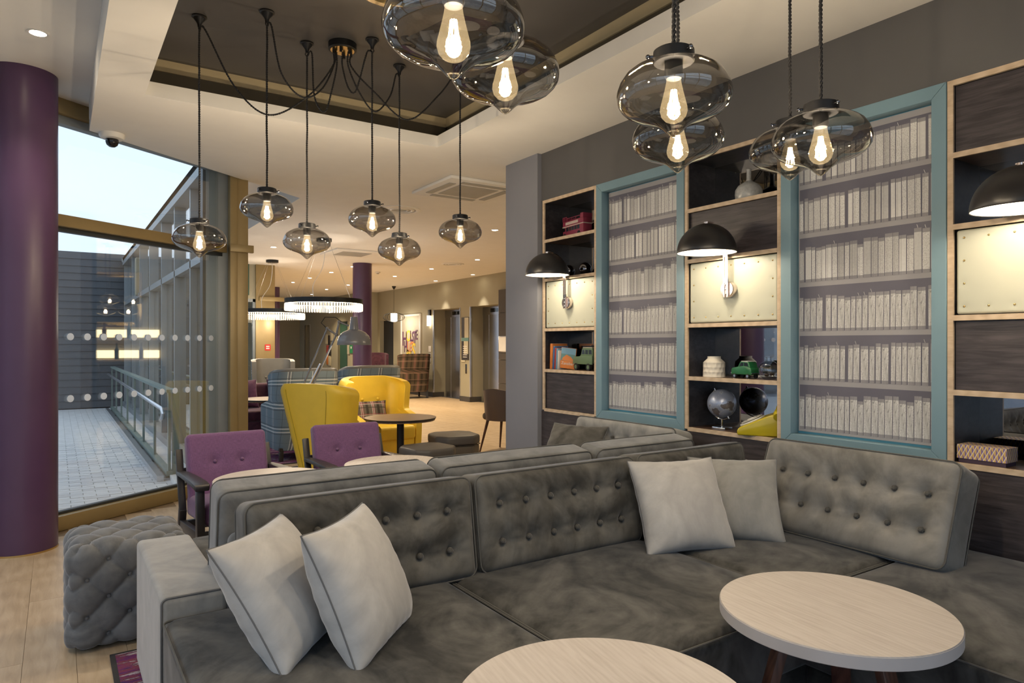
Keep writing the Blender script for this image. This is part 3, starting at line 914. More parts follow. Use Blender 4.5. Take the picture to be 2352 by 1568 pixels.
# ------------------------------------------------------------------ bookcases, framed prints, wall lamps
ZS = [2.50, 2.18, 1.865, 1.465, 1.137, .82]
DEP = .27
def bookcase(y0, y1, kinds, label):
    """kinds per compartment from the top: o = open, p = timber panel, c = padded cream panel"""
    t = empty('bookcase', (WX - .006, y0, 0), label=label, cat='bookcase', group='recessed oak-edged bookcases')
    W_ = y1 - y0; th = .024
    for ya in (0, W_ - th):
        m = MB(); m.b2(.012, DEP, ya, ya + th, ZS[-1], ZS[0] + th / 2)
        s_ = m.build('side_panel', 'shelf_dark', t)
        m = MB(); m.b2(0, .012, ya, ya + th, ZS[-1], ZS[0] + th / 2); m.build('edge_strip', 'oak_edge', s_)
    for i, z in enumerate(ZS):
        m = MB(); m.b2(.012, DEP - .012, th, W_ - th, z - th / 2, z + th / 2)
        s_ = m.build('shelf', 'shelf_floor' if i else 'shelf_dark', t)
        m = MB(); m.b2(-.001, .012, th, W_ - th, z - th / 2, z + th / 2); m.build('edge_strip', 'oak_edge', s_)
    m = MB(); m.b2(DEP - .012, DEP - .004, th, W_ - th, ZS[-1], ZS[0]); m.build('mirror_back', 'mirror', t)
    for k, (za, zb) in zip(kinds, zip(ZS[1:], ZS)):
        za += th / 2; zb -= th / 2
        if k == 'p':
            m = MB(); m.b2(.022, .04, th + .001, W_ - th - .001, za + .001, zb - .001); m.build('panel', 'panel_wood', t)
        elif k == 'c':
            def dsp(P, N):
                x_, y_, z_ = P[:, 0], P[:, 1], P[:, 2]
                f = x_ < 0
                for (a, b) in studs_local:
                    g = np.exp(-(((y_ - a) ** 2 + (z_ - b) ** 2) / .012 ** 2))
                    P[:, 0] = P[:, 0] + np.where(f, .004 * g, 0)
                return P
            h_ = zb - za - .006; w2_ = W_ - 2 * th - .012
            studs_local = []
            nx, nz = 7, 4
            for i in range(nx):
                a = -w2_ / 2 + .032 + (w2_ - .064) * i / (nx - 1)
                studs_local += [(a, -h_ / 2 + .035), (a, h_ / 2 - .035)]
            for j in range(1, nz - 1):
                b = -h_ / 2 + .035 + (h_ - .07) * j / (nz - 1)
                studs_local += [(-w2_ / 2 + .032, b), (w2_ / 2 - .032, b)]
            V, F = soft_box((.035, w2_, h_), .012, (2, 50, 32), dsp, 3)
            pad = np_obj('padded_panel', V, F, 'cream_vinyl', t, loc=(.03, W_ / 2, (za + zb) / 2))
            sm = None
            for a, b in studs_local:
                if sm is None:
                    q = MB(); q.sphere((0, 0, 0), .0048, 10, 6); o = q.build('stud', 'brass', pad, smooth=True); sm = o.data
                else: o = bpy.data.objects.new('stud', sm); link(o, pad)
                o.location = (-.0155, a, b)
    return t
bookcase(3.812, 4.478, 'oocop', 'oak-edged recessed bookcase holding the red toy bus')
bookcase(2.282, 2.968, 'opcoo', 'oak-edged recessed bookcase holding the globe and yellow telephone')
bookcase(.757, 1.447, 'pocpo', 'oak-edged recessed bookcase holding the patterned box')

ROW = {
 'A': [(163,192,.96),(200,238,.93),(243,279,.93),(284,322,.94),(347,378,1.0),(385,417,.98),(424,464,.95),(469,503,.9),(507,533,.92),(540,572,.92),(577,607,.93),(613,652,1.0),(656,700,1.0),(704,735,1.0),(740,767,1.02),(771,800,1.0),(804,846,1.0),(849,883,1.08),(888,930,1.05),(945,985,1.08)],
 'B': [(163,193,.95),(201,226,1.0),(230,262,.93),(266,308,.96),(313,356,.98),(367,405,1.0),(409,434,1.0),(439,468,.98),(489,516,1.0),(521,557,1.02),(567,612,.98),(619,648,.97),(656,684,1.05),(690,728,1.03),(743,767,1.07),(772,800,1.06),(805,830,1.07),(835,873,1.06),(876,905,1.07),(912,944,1.06),(958,984,1.15)],
 'C': [(163,198,.93),(208,247,1.0),(251,275,.98),(280,315,.95),(318,343,.97),(347,383,1.0),(388,420,1.0),(425,463,1.0),(468,495,1.0),(500,544,1.02),(548,581,.9),(584,627,1.05),(631,667,1.04),(671,705,1.0),(708,750,1.09),(754,786,1.09),(789,826,1.0),(831,867,.97),(871,910,1.13),(914,952,1.1),(958,988,1.08)]}
def book_print(y0, y1, z0, z1, x, parent):
    """flat printed wallpaper of book shelves: quads tiled on one plane"""
    V = []; F = []; MI = []; UV = []; TN = []
    W_ = y1 - y0
    rnd = random.Random(2)
    def quad(ya, yb, za, zb, dx, mi, tone=(0, 0, 0), skew=0.0):
        b = len(V)
        V.extend([(x - dx, ya, za), (x - dx, yb, za), (x - dx, yb + skew, zb), (x - dx, ya + skew, zb)])
        F.append((b, b + 3, b + 2, b + 1)); MI.append(mi)
        UV.append([(0, 0), (0, 1), (1, 1), (1, 0)]); TN.append(tone)
    quad(y0, y1, z0, z1, 0, 0)
    for i in range(6):
        zs = .883 + .262 * i
        if zs + .013 > z1: break
        quad(y0, y1, max(z0, zs - .013), zs + .012, .0003, 1)
        row = ROW['CBA'[i % 3]]
        for (a, b, h) in row:
            fa = 1 - (a - 160) / 830.; fb = 1 - (b - 160) / 830.
            hh = .187 * h
            top = min(zs + .012 + hh, z1 - .004)
            quad(y0 + W_ * fb, y0 + W_ * fa, zs + .010, top, .0006, 2, (rnd.random(), rnd.random(), rnd.random()), rnd.uniform(-.0012, .0012))
            if rnd.random() < .14:   # printed ribbon ends
                yy = y0 + W_ * (fa + fb) / 2
                quad(yy - .001, yy + .001, top, min(top + .018, z1), .0006, 2, (.9, 0, 0), .006)
    quad(y0, y1, z1 - .03, z1, .0007, 1)
    quad(y0, y0 + .016, z0, z1, .0008, 1); quad(y1 - .006, y1, z0, z1, .0008, 1)
    me = bpy.data.meshes.new('book_print'); me.from_pydata(V, [], F)
    for n_ in ('print_bg', 'print_shelf', 'print_books'): me.materials.append(MATS[n_])
    me.polygons.foreach_set('material_index', MI)
    uv = me.uv_layers.new(name='UVMap'); ca = me.color_attributes.new('tone', 'FLOAT_COLOR', 'CORNER')
    for pi, p in enumerate(me.polygons):
        for li, l in enumerate(p.loop_indices):
            uv.data[l].uv = UV[pi][li]; ca.data[l].color = (*TN[pi], 1)
    o = bpy.data.objects.new('book_print', me); link(o, parent)
    return o
def framed_print(y0, y1, label):
    t = empty('framed_print', (0, 0, 0), label=label, cat='wall art', group='teal framed book prints')
    f = .062; z0, z1 = .808, 2.512; xf, xb = WX - .012, WX + .06
    # mitred frame members
    def member(pts):
        m = MB(); V = [(xf, y, z) for y, z in pts] + [(xb, y, z) for y, z in pts]
        m.add(V, [(0, 1, 2, 3), (7, 6, 5, 4), (0, 4, 5, 1), (1, 5, 6, 2), (2, 6, 7, 3), (3, 7, 4, 0)])
        m.build('frame_member', 'teal_paint', t, bevel=.0012, seg=1)
    g = .0006
    member([(y0 + g, z1), (y1 - g, z1), (y1 - f - g, z1 - f), (y0 + f + g, z1 - f)])
    member([(y0 + g, z0), (y1 - g, z0), (y1 - f - g, z0 + f), (y0 + f + g, z0 + f)])
    member([(y0, z0 + g), (y0, z1 - g), (y0 + f, z1 - f - g), (y0 + f, z0 + f + g)])
    member([(y1, z0 + g), (y1, z1 - g), (y1 - f, z1 - f - g), (y1 - f, z0 + f + g)])
    m = MB(); m.b2(xb - .004, xb, y0 + f - .01, y1 - f + .01, z0 + f - .01, z1 - f + .01); m.build('backing', 'teal_edge', t)
    book_print(y0 + f + .004, y1 - f - .004, z0 + f + .012, z1 - f - .004, xb - .006, t)
framed_print(2.970, 3.810, 'teal framed bookshelf print between the toy bus case and globe case')
framed_print(1.449, 2.280, 'teal framed bookshelf print between the globe case and patterned box case')

# wall lamps
def wall_lamp(y, label):
    t = empty('wall_lamp', (WX, y, 1.67), label=label, cat='wall lamp', group='black dome wall lamps')
    Mx = Matrix.Rotation(-PI / 2, 3, 'Y')
    m = MB(); m.lathe([(0, -.005), (.046, -.005), (.048, .005), (.048, .026), (.044, .032), (0, .033)], 36, M=Mx); m.build('wall_disc', 'copper_chrome', t, smooth=True)
    m = MB()
    m.tube([(-.036, 0, -.035), (-.036, 0, .0), (-.036, 0, .09), (-.037, 0, .18), (-.043, 0, .26), (-.07, 0, .33), (-.13, 0, .365), (-.2, 0, .374)], .004, 6)
    o = m.build('conduit', 'copper_chrome', t, smooth=True)
    m = MB()
    pts = [(-.036, -.045), (-.036, .05), (-.036, .13), (-.037, .20), (-.045, .275), (-.075, .335), (-.13, .364), (-.205, .372)]
    for s in (-.012, .012):
        V = []; F = []
        for i, (x_, z_) in enumerate(pts):
            V += [(x_, s - .005, z_), (x_, s + .005, z_), (x_ - .006, s + .005, z_ - .001), (x_ - .006, s - .005, z_ - .001)]
        for i in range(len(pts) - 1):
            a = i * 4; b = a + 4
            for q in range(4): F.append((a + q, a + (q + 1) % 4, b + (q + 1) % 4, b + q))
        m.add(V, F)
    for k in (1, 3):
        x_, z_ = pts[k]; m.box((x_ - .003, 0, z_), (.008, .034, .022))
    m.build('arm', 'copper_chrome', t)
    for zz in (-.028, .0, .028):
        q = MB(); q.sphere((-.04, 0, zz), .006, 10, 6); q.build('rivet', 'chrome', t, smooth=True)
    # dome shade hanging beyond the arm, open underneath
    rs, hs = .166, .165
    cx_, cz_ = -.205, .202
    prof = [(rs * math.cos(a), hs * math.sin(a)) for a in np.linspace(0, PI / 2, 14)]
    prof[-1] = (0, hs)
    m = MB(); m.lathe([(rs - .001, -.002)] + prof, 48, (cx_, 0, cz_)); sh = m.build('shade', 'black_shade', t, smooth=True)
    m = MB(); m.lathe([(max(r_ - .0025, 0), z_ - .002) for r_, z_ in prof], 48, (cx_, 0, cz_)); m.build('shade_lining', 'white_inner', sh, smooth=True)
    m = MB(); m.tube([(cx_ + (rs - .001) * math.cos(a), (rs - .001) * math.sin(a), cz_ - .001) for a in np.linspace(0, 2 * PI, 48, endpoint=False)], .0022, 6, closed=True); m.build('rim', 'black_shade', sh, smooth=True)
    m = MB(); m.cyl((cx_, 0, cz_ + hs + .004), .012, .012, 16); m.box((cx_ + .02, 0, cz_ + hs + .008), (.05, .03, .006)); m.build('shade_bolt', 'copper_chrome', t, smooth=True)
    m = MB(); m.cyl((cx_, 0, cz_ + .13), .02, .05, 16); m.build('socket', 'white_plastic', t, smooth=True)
    m = MB(); m.sphere((cx_, 0, cz_ + .07), .03, 20, 12); m.build('bulb', 'bulb_glow', t, smooth=True)
    point_light('wall_lamp_light', (cx_, 0, cz_ + .045), P_WALL, .03, WARM2, t)
wall_lamp(4.145, 'black dome wall lamp on the cream panel under the toy bus')
wall_lamp(2.625, 'black dome wall lamp on the cream panel above the white vase')
wall_lamp(1.10, 'black dome wall lamp on the cream panel above the patterned box')

# ------------------------------------------------------------------ things on the shelves
SX = WX + .12      # usual depth on a shelf
S = [z + .012 for z in ZS]
def wheel(m, c, r, w_, axis='Y', mi=0, hub=1):
    Mx = Matrix.Rotation(PI / 2, 3, 'X')
    m.lathe([(0, -w_ / 2), (r * .55, -w_ / 2), (r * .6, -w_ / 2 - .0005), (r, -w_ / 2), (r, w_ / 2), (0, w_ / 2)], 18, c, mi, Mx)
# cars are built along +x (front) then turned
def toy_car(name, loc, rz, L_, label, cat, body, roof, kind):
    t = empty(name, loc, rz, label=label, cat=cat)
    W_ = L_ * (.46 if kind == 'mini' else .42); wr = L_ * (.085 if kind == 'mini' else .10)
    if kind == 'mini':
        prof = [(-.49, .14), (-.50, .30), (-.46, .40), (-.30, .46), (-.10, .47), (.0, .46), (.12, .44), (.30, .415), (.44, .39), (.49, .33), (.5, .14)]
        cab = [(-.44, .39), (-.36, .60), (-.30, .635), (.0, .64), (.06, .62), (.19, .42)]
        win = [((-.34, .43), (-.30, .59), (-.13, .60), (-.13, .43)), ((-.10, .43), (-.10, .60), (.03, .59), (.11, .43))]
    else:
        prof = [(-.5, .17), (-.5, .42), (.12, .42), (.14, .40), (.42, .385), (.48, .36), (.5, .30), (.5, .17)]
        cab = [(-.5, .41), (-.485, .62), (-.46, .635), (.0, .635), (.04, .62), (.12, .41)]
        win = [((-.46, .46), (-.45, .585), (-.30, .585), (-.30, .46)), ((-.27, .46), (-.27, .585), (-.13, .585), (-.13, .46)), ((-.10, .46), (-.10, .585), (.02, .585), (.07, .46))]
    My = Matrix(((1, 0, 0), (0, 0, -1), (0, 1, 0)))     # profile (x,z) extruded along y
    def ext(poly, w2): 
        m = MB(); m.prism([(a * L_, b * L_) for a, b in poly], -w2, w2, M=My); return m
    ext(prof, W_ / 2).build('body', body, t, bevel=L_ * .018, seg=3)
    cb = ext(cab, W_ / 2 * .9); cb.build('cabin', body, t, bevel=L_ * .014, seg=3)
    rz_ = cab[2][1]
    m = MB(); m.b2(cab[2][0] * L_ - L_ * .005, cab[3][0] * L_ + L_ * .02, -W_ * .44, W_ * .44, rz_ * L_ - .0005, rz_ * L_ + L_ * .022); m.build('roof', roof, t, bevel=L_ * .009, seg=2)
    for s in (-1, 1):
        for wq in win:
            m = MB(); y_ = s * W_ / 2 * .905
            m.add([(a * L_, y_, b * L_) for a, b in wq], [(0, 1, 2, 3)]); m.build('side_window', 'car_glass', t, fix=False)
    (xa, za), (xb, zb) = (cab[-1], cab[-2]) 
    m = MB(); e_ = L_ * .006
    m.add([(xa * L_ + e_ - L_ * .015, -W_ * .38, (za + .05) * L_), (xa * L_ + e_ - L_ * .015, W_ * .38, (za + .05) * L_), (xb * L_ + e_ + L_ * .01, W_ * .38, (zb - .02) * L_), (xb * L_ + e_ + L_ * .01, -W_ * .38, (zb - .02) * L_)], [(0, 1, 2, 3)]); m.build('windscreen', 'car_glass', t, fix=False)
    for xw in (.32, -.32):
        for s in (-1, 1):
            m = MB(); wheel(m, (xw * L_, s * W_ * .45, wr), wr, L_ * .075); wv_ = m.build('wheel', 'tyre', t, smooth=True)
            m = MB(); m.cyl((xw * L_, s * (W_ * .45 + L_ * .038), wr), wr * .55, L_ * .008, 16, M=Matrix.Rotation(PI / 2, 3, 'X')); m.build('hub', 'chrome' if kind == 'mini' else 'rover_green', wv_, smooth=True)
    m = MB(); m.b2(.5 * L_, .52 * L_, -W_ * .47, W_ * .47, .17 * L_, .21 * L_); m.b2(-.52 * L_, -.5 * L_, -W_ * .47, W_ * .47, .17 * L_, .21 * L_); m.build('bumper', 'chrome' if kind == 'mini' else 'black_metal', t, bevel=.001)
    m = MB()
    for s in (-1, 1): m.cyl((.495 * L_, s * W_ * .34, .31 * L_), L_ * .035, L_ * .02, 14, M=Matrix.Rotation(PI / 2, 3, 'Y'))
    m.build('headlamps', 'chrome', t, smooth=True)
    m = MB(); m.b2(.497 * L_, .506 * L_, -W_ * .22, W_ * .22, .23 * L_, .35 * L_); m.build('grille', 'chrome' if kind == 'mini' else 'black_metal', t)
    if kind != 'mini':
        m = MB(); m.cyl((-.28 * L_, 0, .695 * L_), L_ * .07, L_ * .05, 20); m.build('spare_wheel', 'tyre', t, smooth=True)
        m = MB()
        for a in np.linspace(-.42, 0, 5): m.b2(a * L_ - .001, a * L_ + .001, -W_ * .4, W_ * .4, .658 * L_, .67 * L_)
        m.b2(-.43 * L_, .0, -W_ * .42, -W_ * .40, .658 * L_, .682 * L_); m.b2(-.43 * L_, .0, W_ * .40, W_ * .42, .658 * L_, .682 * L_)
        m.build('roof_rack', 'black_metal', t)
    return t
# toy cars face +Y (towards the lounge end)
toy_car('toy_car', (SX - .01, 4.04, S[4]), PI / 2 - .12, .27, 'green toy off-road car with cream roof beside the paperback books', 'toy car', 'rover_green', 'rover_cream', 'rover')
toy_car('toy_car', (SX - .02, 2.595, S[4]), PI / 2 - .1, .155, 'small green toy hatchback car with white roof beside the glass flask', 'toy car', 'mini_green', 'white_plastic', 'mini')
# double decker bus with open top deck
bus = empty('toy_bus', (SX + .02, 4.215, S[1]), PI / 2 - .1, label='dark red open-top double-decker toy bus', cat='toy bus')
bl = .30; bw = .085
m = MB(); m.b2(-.15, .11, -bw / 2, bw / 2, .02, .098); m.b2(.11, .155, -bw * .4, bw * .4, .02, .065); m.build('lower_deck', 'bus_red', bus, bevel=.004)
m = MB(); m.b2(-.15, .145, -bw / 2, bw / 2, .098, .14); m.build('upper_deck', 'bus_red', bus, bevel=.004)
m = MB()
m.b2(.138, .145, -bw / 2, bw / 2, .14, .175); m.b2(-.15, -.11, -bw / 2, bw / 2, .14, .175)
for s in (-1, 1):
    for a in (-.11, -.05, .01, .07): m.b2(a, a + .003, s * bw / 2 - .002, s * bw / 2 + .002, .14, .16)
    m.b2(-.11, .08, s * bw / 2 - .002, s * bw / 2 + .002, .157, .161)
    m.b2(.08, .14, s * bw / 2 - .002, s * bw / 2 + .002, .17, .175); m.b2(.08, .083, s * bw / 2 - .002, s * bw / 2 + .002, .14, .175); m.b2(.112, .115, s * bw / 2 - .002, s * bw / 2 + .002, .14, .175)
m.build('top_rails', 'bus_red', bus)
m = MB(); m.b2(-.152, .147, -bw / 2 - .001, bw / 2 + .001, .092, .099); m.build('trim_band', 'bus_cream', bus)
m = MB()
for s in (-1, 1): m.b2(-.08, .10, s * (bw / 2 + .001) - .0006, s * (bw / 2 + .001) + .0006, .108, .13)
m.build('advert_board', 'bus_cream', bus)
for s in (-1, 1):
    for a in (-.10, -.06, -.02, .02, .06):
        m = MB(); m.b2(a, a + .032, s * (bw / 2 + .0008) - .0006, s * (bw / 2 + .0008) + .0006, .058, .088); m.build('window', 'car_glass', bus)
    for a in (.115, -.09):
        m = MB(); wheel(m, (a, s * bw * .44, .022), .022, .014); m.build('wheel', 'tyre', bus, smooth=True)
m = MB(); m.b2(.155, .158, -.02, .02, .025, .062); m.build('radiator', 'car_glass', bus)
# dark chrome balls on the second shelf
for k, (yy, lab) in enumerate(((4.27, 'black chrome ball ornament behind the wall lamp shade'), (4.065, 'black chrome ball ornament on the shelf under the toy bus'))):
    o = empty('ball_ornament', (SX - .02, yy, S[2]), label=lab, cat='ornament', group='chrome ball ornaments')
    m = MB(); m.sphere((0, 0, .052), .05, 32, 20); m.build('ball', 'dark_chrome', o, smooth=True)
    m = MB(); m.lathe([(0, 0), (.018, 0), (.018, .006), (0, .006)], 20); m.build('foot_ring', 'dark_chrome', o, smooth=True)
# paperbacks
bks = [('book_orange', .205, .028, .155), ('book_blue', .185, .016, .14), ('book_red', .17, .014, .13), ('book_sky', .165, .014, .13), ('book_white', .15, .012, .125)]
yy = 4.435
blab = ['tall orange paperback at the outer end of the book row', 'dark blue paperback standing second in the book row', 'thin red paperback standing mid book row', 'thin light blue paperback in the book row', 'small white-spined paperback leaning in the book row']
for (mt, h_, th, dd), lab in zip(bks, blab):
    o = empty('paperback', (SX - .085, yy - th / 2, S[4]), label=lab, cat='book', group='paperbacks beside the green toy car')
    m = MB(); m.b2(0, dd, -th / 2, th / 2, 0, h_); m.build('cover', mt, o, bevel=.0012)
    m = MB(); m.b2(.003, dd + .0006, -th / 2 + .0015, th / 2 - .0015, .002, h_ + .0006); m.build('pages', 'book_white', o)
    o.rotation_euler = (R(2 + 2 * (yy < 4.4)), 0, 0)
    yy -= th + .007
o = empty('paperback', (SX - .075, 4.315, S[4] + .0135), label='paperback with sea view cover lettered Zanzibar facing out', cat='book', group='paperbacks beside the green toy car')
o.rotation_euler = (R(6), 0, R(26))
m = MB(); m.b2(0, .012, -.13, 0, 0, .165); m.build('cover', 'book_orange', o, bevel=.001)
m = MB(); m.b2(-.0008, 0, -.128, -.002, .062, .163); m.build('cover_sea', 'book_teal', o)
m = MB(); m.b2(-.0012, -.0006, -.128, -.002, .115, .163); m.build('cover_sky', 'book_sky', o)
m = MB(); m.add([(-.0016, -.12, .064), (-.0016, -.012, .064), (-.0016, -.02, .085), (-.0016, -.05, .11), (-.0016, -.09, .095)], [(0, 1, 2, 3, 4)]); m.build('cover_rocks', 'book_orange', o, fix=False)
text_obj('title', 'Zanzibar', 'book_white', .031, o, (-.0016, -.065, .04), (R(90), 0, R(-90)), extrude=.0003)
# grey bottle vase
o = empty('bottle_vase', (SX + .02, 2.60, S[1]), label='speckled grey ceramic bottle vase with narrow neck', cat='vase')
m = MB(); m.lathe([(0, 0), (.068, 0), (.076, .01), (.080, .05), (.078, .075), (.062, .10), (.035, .118), (.018, .128), (.014, .14), (.013, .19), (.016, .197), (.012, .199), (.010, .19), (0, .18)], 40); m.build('body', 'ceramic_grey', o, smooth=True)
# faceted cream vase
o = empty('faceted_vase', (SX - .02, 2.825, S[4]), label='cream ceramic vase with dimpled facets', cat='vase')
V = []; F = []; n = 56; rows = 30
for j in range(rows + 1):
    z = .125 * j / rows
    for i in range(n):
        a = 2 * PI * i / n
        r_ = .068
        if z < .088:
            q = z / .0295; off = .5 * (int(q) % 2)
            r_ -= .005 * (abs(math.sin(PI * (i / n * 14 + off))) ** .7) * (abs(math.sin(PI * q)) ** .6)
            r_ -= .002 * z / .088
        elif z < .112: r_ -= (z - .088) / .024 * .026 + .002
        else: r_ = .040
        V.append((r_ * math.cos(a), r_ * math.sin(a), z))
for j in range(rows):
    for i in range(n): F.append((j * n + i, j * n + (i + 1) % n, (j + 1) * n + (i + 1) % n, (j + 1) * n + i))
b = len(V)
for r_, z in ((.034, .125), (.034, .10)):
    for i in range(n): V.append((r_ * math.cos(2 * PI * i / n), r_ * math.sin(2 * PI * i / n), z))
for i in range(n):
    F.append((rows * n + i, rows * n + (i + 1) % n, b + (i + 1) % n, b + i)); F.append((b + i, b + (i + 1) % n, b + n + (i + 1) % n, b + n + i))
F.append(tuple(range(b + n, b + 2 * n))); F.append(tuple(reversed(range(n))))
np_obj('body', V, F, 'ceramic_cream', o)
# round glass flask
o = empty('glass_flask', (SX - .03, 2.425, S[4]), label='round clear glass flask with short neck on the shelf end', cat='vase')
m = MB(); m.lathe([(0, .0), (.03, .0), (.052, .02), (.060, .05), (.054, .08), (.035, .098), (.016, .105), (.015, .125), (.024, .128), (.024, .131), (.013, .130)], 36); m.build('body', 'clear_glass', o, smooth=True)
# globe on chrome stand
o = empty('desk_globe', (SX - .02, 2.765, S[5] + .0), label='silver grey desk globe on a chrome stand', cat='globe')
m = MB(); m.b2(-.035, .035, -.05, .05, 0, .012); m.build('base', 'chrome', o, bevel=.003)
m = MB(); m.cyl((0, 0, .035), .006, .05, 12); m.build('stem', 'chrome', o, smooth=True)
m = MB(); m.sphere((0, 0, .155), .088, 40, 24); m.build('ball', 'globe_map', o, smooth=True)
m = MB(); arc = [(0, .096 * math.sin(a), .155 - .096 * math.cos(a)) for a in np.linspace(-.55, PI - .55, 26)]; m.tube(arc, .0035, 8)
for a in (-.55, PI - .55): m.rod((0, .105 * math.sin(a), .155 - .105 * math.cos(a)), (0, .08 * math.sin(a), .155 - .08 * math.cos(a)), .006, 10)
m.build('meridian_arm', 'chrome', o, smooth=True)
# yellow rotary telephone
o = empty('rotary_telephone', (SX - .04, 2.468, S[5]), PI / 2 + .55, label='yellow rotary dial telephone on the lower shelf', cat='telephone')
o.scale = (1.12, 1.12, 1.25)
pr = [(-.11, 0), (.11, 0), (.112, .02), (.105, .032), (-.02, .085), (-.06, .098), (-.10, .098), (-.115, .08), (-.118, .03)]
m = MB(); m.prism(pr, -.085, .085, M=Matrix(((1, 0, 0), (0, 0, -1), (0, 1, 0)))); m.build('body', 'phone_yellow', o, bevel=.010, seg=4)
sl = math.atan2(.085 - .032, -.125); nrm = Vector((.053, 0, .125)).normalized(); Md = nrm.to_track_quat('Z', 'Y').to_matrix()
pc = Vector((.043, 0, .0585)) + nrm * .004
m = MB(); m.cyl(pc, .064, .006, 40, M=Md); dl = m.build('dial_plate', 'white_plastic', o, smooth=True)
m = MB(); m.cyl(pc + nrm * .008, .055, .004, 40, M=Md); m.build('dial', 'dial_clear', dl, smooth=True)
m = MB(); m.cyl(pc + nrm * .011, .022, .004, 24, M=Md); m.build('dial_centre', 'white_plastic', dl, smooth=True)
hole = None
for k in range(10):
    a = R(60 + k * 28)
    p = pc + nrm * .0105 + Md @ Vector((.041 * math.cos(a), .041 * math.sin(a), 0))
    if hole is None: q = MB(); q.cyl((0, 0, 0), .0072, .002, 12, M=Md); ho = q.build('finger_hole', 'grey_plastic', dl, smooth=True); hole = ho.data
    else: ho = bpy.data.objects.new('finger_hole', hole); link(ho, dl)
    ho.location = p
m = MB(); m.tube([(-.085, y_, .125 - .9 * abs(y_) ** 2 * 4) for y_ in np.linspace(-.10, .10, 13)], [.022, .024, .02, .016, .015, .015, .015, .015, .015, .016, .02, .024, .022], 14); m.build('handset', 'phone_yellow', o, smooth=True)
m = MB()
cp_ = []
for k in range(160):
    s_ = k / 159; a = s_ * 2 * PI * 20
    cp_.append((.03 - .10 * s_ * .3, -.10 - .05 * math.sin(PI * s_ * .6) - .006 * math.cos(a), .010 + .006 * math.sin(a) + .002))
m.tube(cp_, .0024, 5); m.build('coiled_cord', 'phone_yellow', o, smooth=True)
# patterned tissue box
o = empty('tissue_box', (SX - .05, 1.322, S[5]), 0, label='rectangular box with purple and gold triangle pattern', cat='box')
def uv_box(name, x0, x1, y0, y1, z0, z1, mat, parent):
    m = MB(); m.b2(x0, x1, y0, y1, z0, z1); ob = m.build(name, mat, parent)
    me = ob.data; uv = me.uv_layers.new(name='UVMap')
    for p in me.polygons:
        n_ = p.normal
        for l in p.loop_indices:
            c_ = me.vertices[me.loops[l].vertex_index].co
            uv.data[l].uv = (c_.y, c_.z) if abs(n_.x) > .5 else ((c_.x, c_.z) if abs(n_.y) > .5 else (c_.y, c_.x))
    return ob
uv_box('lid', -.055, .055, -.095, .095, .018, .078, 'box_pattern', o)
m = MB(); m.b2(-.05, .05, -.09, .09, 0, .018); m.build('tray', 'box_plum', o)
# chrome tangle ornament on a dark box further along
o = empty('dark_box', (SX + .02, 1.04, S[5]), label='dark box under the chrome wire ornament', cat='box')
m = MB(); m.b2(-.06, .06, -.13, .13, 0, .05); m.build('carcass', 'black_gloss', o, bevel=.004)
m = MB(); m.b2(-.062, .062, -.132, .132, .05, .065); m.build('lid', 'black_gloss', o, bevel=.003)
o = empty('wire_ornament', (SX - .0, 1.10, S[5] + .065), label='tangled chrome wire ball ornament on the dark box', cat='ornament')
random.seed(9)
for k in range(7):
    e = Euler((random.uniform(0, 6), random.uniform(0, 6), random.uniform(0, 6))).to_matrix()
    m = MB(); m.tube([Vector((0, 0, .05)) + e @ Vector((.044 * math.cos(a), .044 * math.sin(a), .006 * math.sin(3 * a))) for a in np.linspace(0, 2 * PI, 40, endpoint=False)], .0035, 8, closed=True); m.build('wire_loop', 'chrome', o, smooth=True)
# ------------------------------------------------------------------ corner sofa, cushions, pillows, pouf
def tuft(nx, nz, w_, h_, depth=.028, sig=.05, seed=0, y_front=-1, rows_off=0.0, x_pad=.11):
    """button positions and displacement for the front face of a back cushion (front = -y)"""
    bx_ = [(-w_ / 2 + x_pad + (w_ - 2 * x_pad) * i / (nx - 1)) for i in range(nx)]
    bz_ = [-.075 + .145 * j for j in range(nz)] if nz == 2 else [0]
    B = [(a + (rows_off if j else 0), b) for j, b in enumerate(bz_) for a in bx_]
    def disp(P, N):
        x_, y_, z_ = P[:, 0].copy(), P[:, 1].copy(), P[:, 2].copy()
        fr = np.clip((-y_ - 0.02) / .03, 0, 1)
        d = np.zeros(len(P))
        for a, b in B:
            rr = np.sqrt((x_ - a) ** 2 + (z_ - b) ** 2)
            d += depth * np.exp(-(rr / sig) ** 2) + depth * .45 * np.exp(-(rr / .018) ** 2)
            ang = np.arctan2(z_ - b, x_ - a)
            d += .0022 * np.sin(9 * ang + a * 13) * np.exp(-((rr - .05) / .035) ** 2)
        for a in bx_:      # soft vertical pull lines between the two button rows
            d += .006 * np.exp(-((x_ - a - .006 * np.sin(z_ * 40 + a * 9)) / .010) ** 2) * (np.abs(z_) < .09)
        d += .004 * noise2(x_ * 16, z_ * 18, seed)
        P[:, 1] += fr * d
        # belly
        bel = np.clip(1 - (x_ / (w_ / 2)) ** 4, 0, 1) * np.clip(1 - (z_ / (h_ / 2)) ** 4, 0, 1)
        P[:, 1] -= fr * .018 * bel
        P[:, 2] += .005 * noise2(x_ * 9, y_ * 6, seed + 3) * (np.abs(z_) > h_ * .3)
        P[:, 0] += .004 * noise2(z_ * 16, y_ * 9, seed + 5) * (np.abs(x_) > w_ * .4)
        return P
    return B, disp
btn_me = {}
